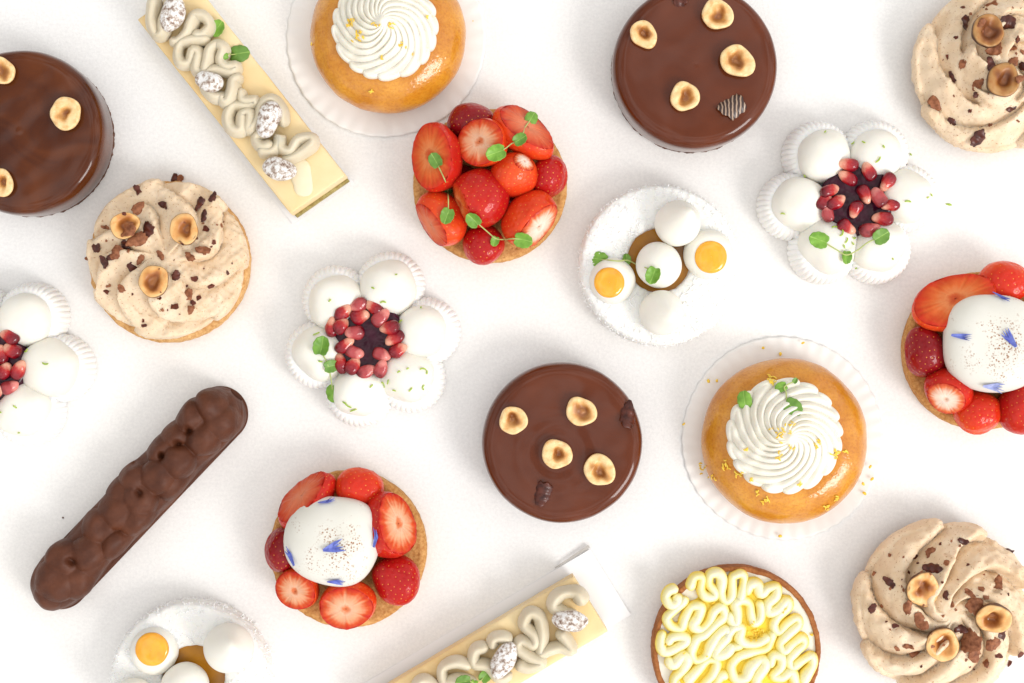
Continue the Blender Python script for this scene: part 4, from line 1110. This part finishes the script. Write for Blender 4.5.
    for i, (x, y) in enumerate([(290, 55), (345, 75), (412, 40), (120, 158), (42, 292), (600, 478), (628, 462), (604, 508), (622, 425), (342, 640), (146, 157)]):
        px, py = zz(x, y); o = unproject(px, py, 6)
        V, F, _ = blob(1.9, 1.3, 1.0, .35, 2, 400 + i, nt=14, nr=9)
        me = make_mesh('zest_crumb', V, F, 'zest'); ob = bpy.data.objects.new('zest_crumb', me); COL.objects.link(ob)
        ob.location = (o[0] * S, o[1] * S, (5.6 if math.hypot(px - 782.5, py - 438) > 85 else 3) * S); ob.rotation_euler = (0, 0, i * 1.7)
        ob['label'] = 'tiny yellow zest crumb on the paper around the large golden cake'; ob['category'] = 'zest'; ob['group'] = 'zest crumbs around the large golden cake'

    # --- coconut desserts
    z = lambda x, y: (x / 3.595 + 560, y / 3.595 + 170)
    fried_egg_dessert('round white coconut dessert with a herb sprig across its mousse balls', 659.5, 265.5, (*z(357, 325), 33),
                      [(*z(357, 341), 23, 0, 0), (*z(424, 190), 23, 17, 40), (*z(366, 512), 22.5, 15, -30)],
                      [(*z(536, 302), 25, *z(543, 312), 16.5), (*z(190, 398), 23, *z(178, 404), 15.5)],
                      [[(*z(148, 322), 9.0, 170), (*z(238, 328), 5.5, 90), (*z(338, 370), 8.5, 250)]], 61)
    z = lambda x, y: (x / 4.876 + 90, y / 4.876 + 580)
    fried_egg_dessert('round white coconut dessert cut off at the bottom edge, below the chocolate finger', 191, 681, (193, 677, 32),
                      [(*z(458, 522), 24, 0, 0), (*z(672, 335), 25, 17, 30), (*z(215, 590), 22, 6, 200)],
                      [(*z(306, 352), 24, *z(300, 340), 17), (230, 712, 24, 231, 713, 16)], [], 62)

    # --- pomegranate flowers
    z = lambda x, y: (x / 6.83 + 325, y / 6.83 + 290)
    y3 = lambda x, y, L: (x / 3.414 + 270, y / 3.414 + 250, L)
    w = lambda x, y: (x / 3.414 + 270, y / 3.414 + 250)
    pomegranate_dessert('white flower dessert with pomegranate seeds, between hazelnut tart and strawberry tarts', 378, 346, (369, 339), [133, 72, 8, -46, -104, 196],
                        [(*z(a, b), c) for a, b, c in [(230, 105, 200), (240, 182, 15), (335, 118, 150), (378, 190, 48), (440, 258, 190), (475, 330, 210), (500, 410, 30), (385, 440, -20), (385, 535, 70), (280, 555, 20), (190, 520, 60), (105, 500, 100), (200, 425, -15), (135, 375, 35), (200, 290, 180), (110, 245, 60), (125, 150, 40), (42, 255, 80), (310, 260, 10)][:18]],
                        [y3(*p) for p in [(353, 130, 4), (386, 175, 7), (448, 243, 5), (430, 85, 3), (205, 172, 4), (158, 288, 8), (172, 380, 5), (265, 530, 10), (285, 545, 8), (255, 520, 5), (345, 465, 5), (385, 458, 8), (405, 450, 6), (425, 478, 4), (480, 475, 6), (520, 405, 8), (535, 418, 5), (520, 468, 7), (440, 415, 4), (515, 198, 4), (470, 405, 3)]],
                        [[(*w(176, 340), 9.5, 80), (*w(200, 398), 7.5, 10), (*w(214, 478), 9.0, 280)]], 71)
    z = lambda x, y: (x / 3.595 + 745, y / 3.595 + 110)
    y3 = lambda x, y, L: (x / 3.595 + 745, y / 3.595 + 110, L)
    pomegranate_dessert('white flower dessert with pomegranate seeds and two herb leaves, below the striped shard cake', 853, 206, (858.5, 198), [124, 62, 4, -60, -118, 184],
                        [(*z(a, b), c) for a, b, c in [(372, 195, 170), (370, 243, 150), (445, 220, 120), (512, 258, 240), (432, 303, 290), (478, 313, 120), (305, 290, 20), (328, 332, 30), (395, 357, 250), (525, 342, 190), (495, 390, 170), (365, 420, -35), (450, 430, 15), (298, 372, 100), (285, 325, 60)]],
                        [y3(*p) for p in [(288, 82, 5), (390, 122, 6), (427, 117, 5), (498, 132, 4), (480, 180, 8), (595, 160, 3), (218, 237, 6), (137, 370, 6), (585, 327, 7), (667, 305, 5), (655, 315, 4), (322, 420, 8), (350, 445, 9), (365, 470, 7), (390, 462, 6), (355, 490, 5), (530, 535, 3), (400, 567, 3), (385, 480, 5)]],
                        [[(*z(275, 470), 9.5, 160), (*z(360, 522), 6.5, 270), (*z(478, 460), 9.0, 30)]], 72)
    z = lambda x, y: (x / 3.415, y / 3.415 + 270)
    y3 = lambda x, y, L: (x / 3.415, y / 3.415 + 270, L)
    pomegranate_dessert('white flower dessert cut off at the picture edge, above the chocolate finger', -6, 372, (-9, 365), [60, -4, -63, -120, 180, 120],
                        [(*z(a, b), c) for a, b, c in [(30, 228, 150), (40, 275, 150), (4, 288, 100), (64, 340, 60), (14, 345, 60), (32, 400, 20), (-40, 330, 10), (-60, 270, 40), (-70, 390, 80), (-20, 420, 30), (-100, 330, 70)]],
                        [y3(*p) for p in [(92, 278, 6), (155, 322, 7), (52, 467, 5), (2, 485, 5), (65, 553, 3)]], [], 73)

    # --- long slices
    a = lambda p: zm(p, 6.208, 125, 0)
    b = lambda p: zm(p, 4.55, 220, 80)
    slice_cake('long yellow slice with praline ribbon and sugared nuts, pistachio end towards the hazelnut tart', [(137, 20), (290, 214), (346, 175)],
               [a([(180, -60), (165, 30), (155, 120), (185, 205), (225, 195), (232, 120), (262, 20), (250, -40)]),
                a([(262, 235), (310, 245), (375, 195), (402, 130), (430, 85), (485, 95), (512, 150), (470, 205), (400, 205)]),
                a([(520, 235), (400, 240), (335, 262), (315, 330), (340, 385), (390, 375), (420, 305), (445, 335), (435, 420), (475, 440), (502, 380), (522, 300), (565, 268), (602, 300), (585, 365), (620, 405), (680, 405), (650, 440), (550, 425), (490, 465), (485, 540), (540, 590), (590, 600), (630, 625), (660, 560), (670, 490), (725, 465)]),
                b([(90, 30), (98, 85), (155, 90), (125, 112), (55, 112), (28, 165), (45, 215), (92, 222), (100, 155), (132, 150), (128, 218), (168, 180), (185, 112), (232, 85), (275, 130), (285, 210)]),
                b([(240, 285), (190, 300), (158, 268), (175, 240), (210, 250)]), b([(165, 315), (225, 322), (258, 290), (265, 250), (272, 305), (315, 318), (352, 268), (412, 258), (412, 292), (340, 342), (270, 368)])],
               [(*a([(318, 110)])[0], 18, 11.5, 70), (*a([(545, 525)])[0], 13.5, 10, -15), (*b([(232, 190)])[0], 18.5, 11, 70), (*b([(283, 415)])[0], 17, 11, -12)],
               [[(*a([(565, 190)])[0], 8.5, 50)], [(*a([(628, 350)])[0], 4, 190), (*a([(690, 338)])[0], 10, 10)]], 81,
               (2, 5, 6, 1, 'white card under the yellow slice beside the dark chocolate cake', None, 2.8),
               tail=b([(365, 355), (362, 410), (378, 480), (372, 530)]))
    c = lambda p: zm(p, 4.096, 390, 570)
    B, Cc = np.array([573.0, 576.0]), np.array([608.0, 632.0]); d = np.array([-0.86, 0.51]) * 248
    slice_cake('long yellow slice with praline ribbon and sugared nuts, beside the lemon cream tart', [tuple(Cc + d), tuple(Cc), tuple(B)],
               [c([(800, 150), (765, 100), (700, 105), (670, 150), (710, 182), (770, 200)]), c([(690, 250), (728, 300), (742, 335), (695, 325), (650, 335), (618, 345), (625, 270), (612, 200), (572, 182), (550, 230), (592, 275), (590, 312), (540, 298), (525, 325), (570, 360), (620, 385), (565, 405), (515, 385)]),
                c([(500, 300), (465, 282), (425, 290), (420, 330)]), c([(405, 320), (350, 335), (345, 390), (400, 400), (450, 450), (500, 430)]), c([(335, 405), (270, 385), (215, 410), (222, 465), (280, 460), (330, 480), (300, 520), (220, 520), (150, 460), (110, 480), (120, 540), (200, 570), (190, 610), (110, 600), (40, 540), (0, 570), (20, 640), (90, 660)])],
               [(*c([(735, 205)])[0], 18, 10.5, 0), (*c([(465, 355)])[0], 19, 11, 62)],
               [[(*c([(310, 456)])[0], 7.5, 190), (*c([(345, 462)])[0], 5, 250), (*c([(384, 437)])[0], 7.0, 50)]], 82,
               (2, 27, 3, 9.5, 'white card with grey pull tab under the slice beside the lemon cream tart', [(555, 568), (589, 546)]))
    eclair(); lemon_tart()

    # --- loose crumbs on the tabletop
    for i, (px, py, m, nm, lab) in enumerate([(949, 204.5, 'lime', 'zest_crumb', 'sliver of green lime zest lying on the table beside the pomegranate flower'),
                                             (702, 332.5, 'speck', 'crumb', 'tiny dark crumb on the table between coconut dessert and golden cake'),
                                             (63, 517.5, 'speck', 'crumb', 'tiny dark crumb on the table beside the chocolate finger'),
                                             (395, 275, 'lime', 'zest_crumb', 'sliver of green zest on the table below the heaped strawberry tart'),
                                             (473, 21, 'zest', 'zest_crumb', 'yellow zest crumb on the table beside the golden cake at the top')]):
        o = unproject(px, py, 1)
        V, F, _ = blob(3.6 if m == 'lime' else 0.9, 1.0, .8, .25, 2, 500 + i, nt=14, nr=9)
        me = make_mesh(nm, V, F, m); ob = bpy.data.objects.new(nm, me); COL.objects.link(ob)
        ob.location = (o[0] * S, o[1] * S, .6 * S); ob.rotation_euler = (0, 0, -.25)
        ob['label'] = lab; ob['category'] = 'zest' if 'zest' in nm else 'crumb'


def dome(th, px, py, rx, ry, seed):
    H = 44; k = (D - 62) / D
    V, F, _ = blob(rx * k, ry * k, 23, 1.5, 30, seed, nt=120, nr=70, power=0.90)
    dust = np.exp(-((V[:, 0] / rx - .12) ** 2 + (V[:, 1] / ry + .08) ** 2) / 0.30)
    V[:, 2] = np.maximum(V[:, 2], -14)
    c = th.at(px, py, 60)
    th.add('white_mousse', (V + np.array([c[0], c[1], H + 10]), F, {'a': dust}), 'dusted')


build()

# ------------------------------------------------------------------ camera and light
cam = bpy.data.cameras.new('camera'); co = bpy.data.objects.new('camera', cam); COL.objects.link(co)
cam.sensor_width = 36; cam.lens = 36 * D / 1024; cam.clip_start = 0.01; cam.clip_end = 50
co.location = (0, 0, D * S); scene.camera = co

w = bpy.data.worlds.new('World'); scene.world = w; w.use_nodes = True
nt = w.node_tree; bg = nt.nodes['Background']
bg.inputs[0].default_value = (1.0, 0.985, 0.965, 1)
# a bright room: the window side of the surroundings is lighter than the far side
wt = nt.nodes.new('ShaderNodeTexCoord'); dp = nt.nodes.new('ShaderNodeVectorMath'); dp.operation = 'DOT_PRODUCT'
dp.inputs[1].default_value = (0.67, -0.49, 0.55)
mr = nt.nodes.new('ShaderNodeMapRange'); mr.inputs['From Min'].default_value = -0.7; mr.inputs['From Max'].default_value = 1.0
mr.inputs['To Min'].default_value = 0.76; mr.inputs['To Max'].default_value = 1.36; mr.interpolation_type = 'SMOOTHSTEP'
nt.links.new(wt.outputs['Generated'], dp.inputs[0]); nt.links.new(dp.outputs['Value'], mr.inputs['Value']); # soft light and dark shapes of the room, seen as reflections in the glazes
wn = nt.nodes.new('ShaderNodeTexNoise'); wn.inputs['Scale'].default_value = 4.5; wn.inputs['Detail'].default_value = 1.5
wr = nt.nodes.new('ShaderNodeMapRange'); wr.inputs['From Min'].default_value = 0.38; wr.inputs['From Max'].default_value = 0.62; wr.interpolation_type = 'SMOOTHSTEP'
wr.inputs['To Min'].default_value = 0.55; wr.inputs['To Max'].default_value = 1.45
wm = nt.nodes.new('ShaderNodeMath'); wm.operation = 'MULTIPLY'
nt.links.new(wt.outputs['Generated'], wn.inputs['Vector']); nt.links.new(wn.outputs['Fac'], wr.inputs['Value'])
nt.links.new(mr.outputs['Result'], wm.inputs[0]); nt.links.new(wr.outputs['Result'], wm.inputs[1]); nt.links.new(wm.outputs[0], bg.inputs[1])


def area(name, d, dist, size, power, col):
    l = bpy.data.lights.new(name, 'AREA'); l.shape = 'RECTANGLE'; l.size = size[0]; l.size_y = size[1]; l.energy = power; l.color = col
    o = bpy.data.objects.new(name, l); COL.objects.link(o)
    v = Vector(d).normalized() * dist; o.location = v
    o.rotation_euler = (-v).to_track_quat('-Z', 'Y').to_euler()


area('window_light', (0.80, -0.58, 0.78), 2.4, (0.8, 0.8), 29, (1.0, 0.985, 0.965))

scene.view_settings.view_transform = 'Standard'; scene.view_settings.look = 'None'; scene.view_settings.exposure = 0; scene.view_settings.gamma = 1
scene.cycles.use_denoising = True
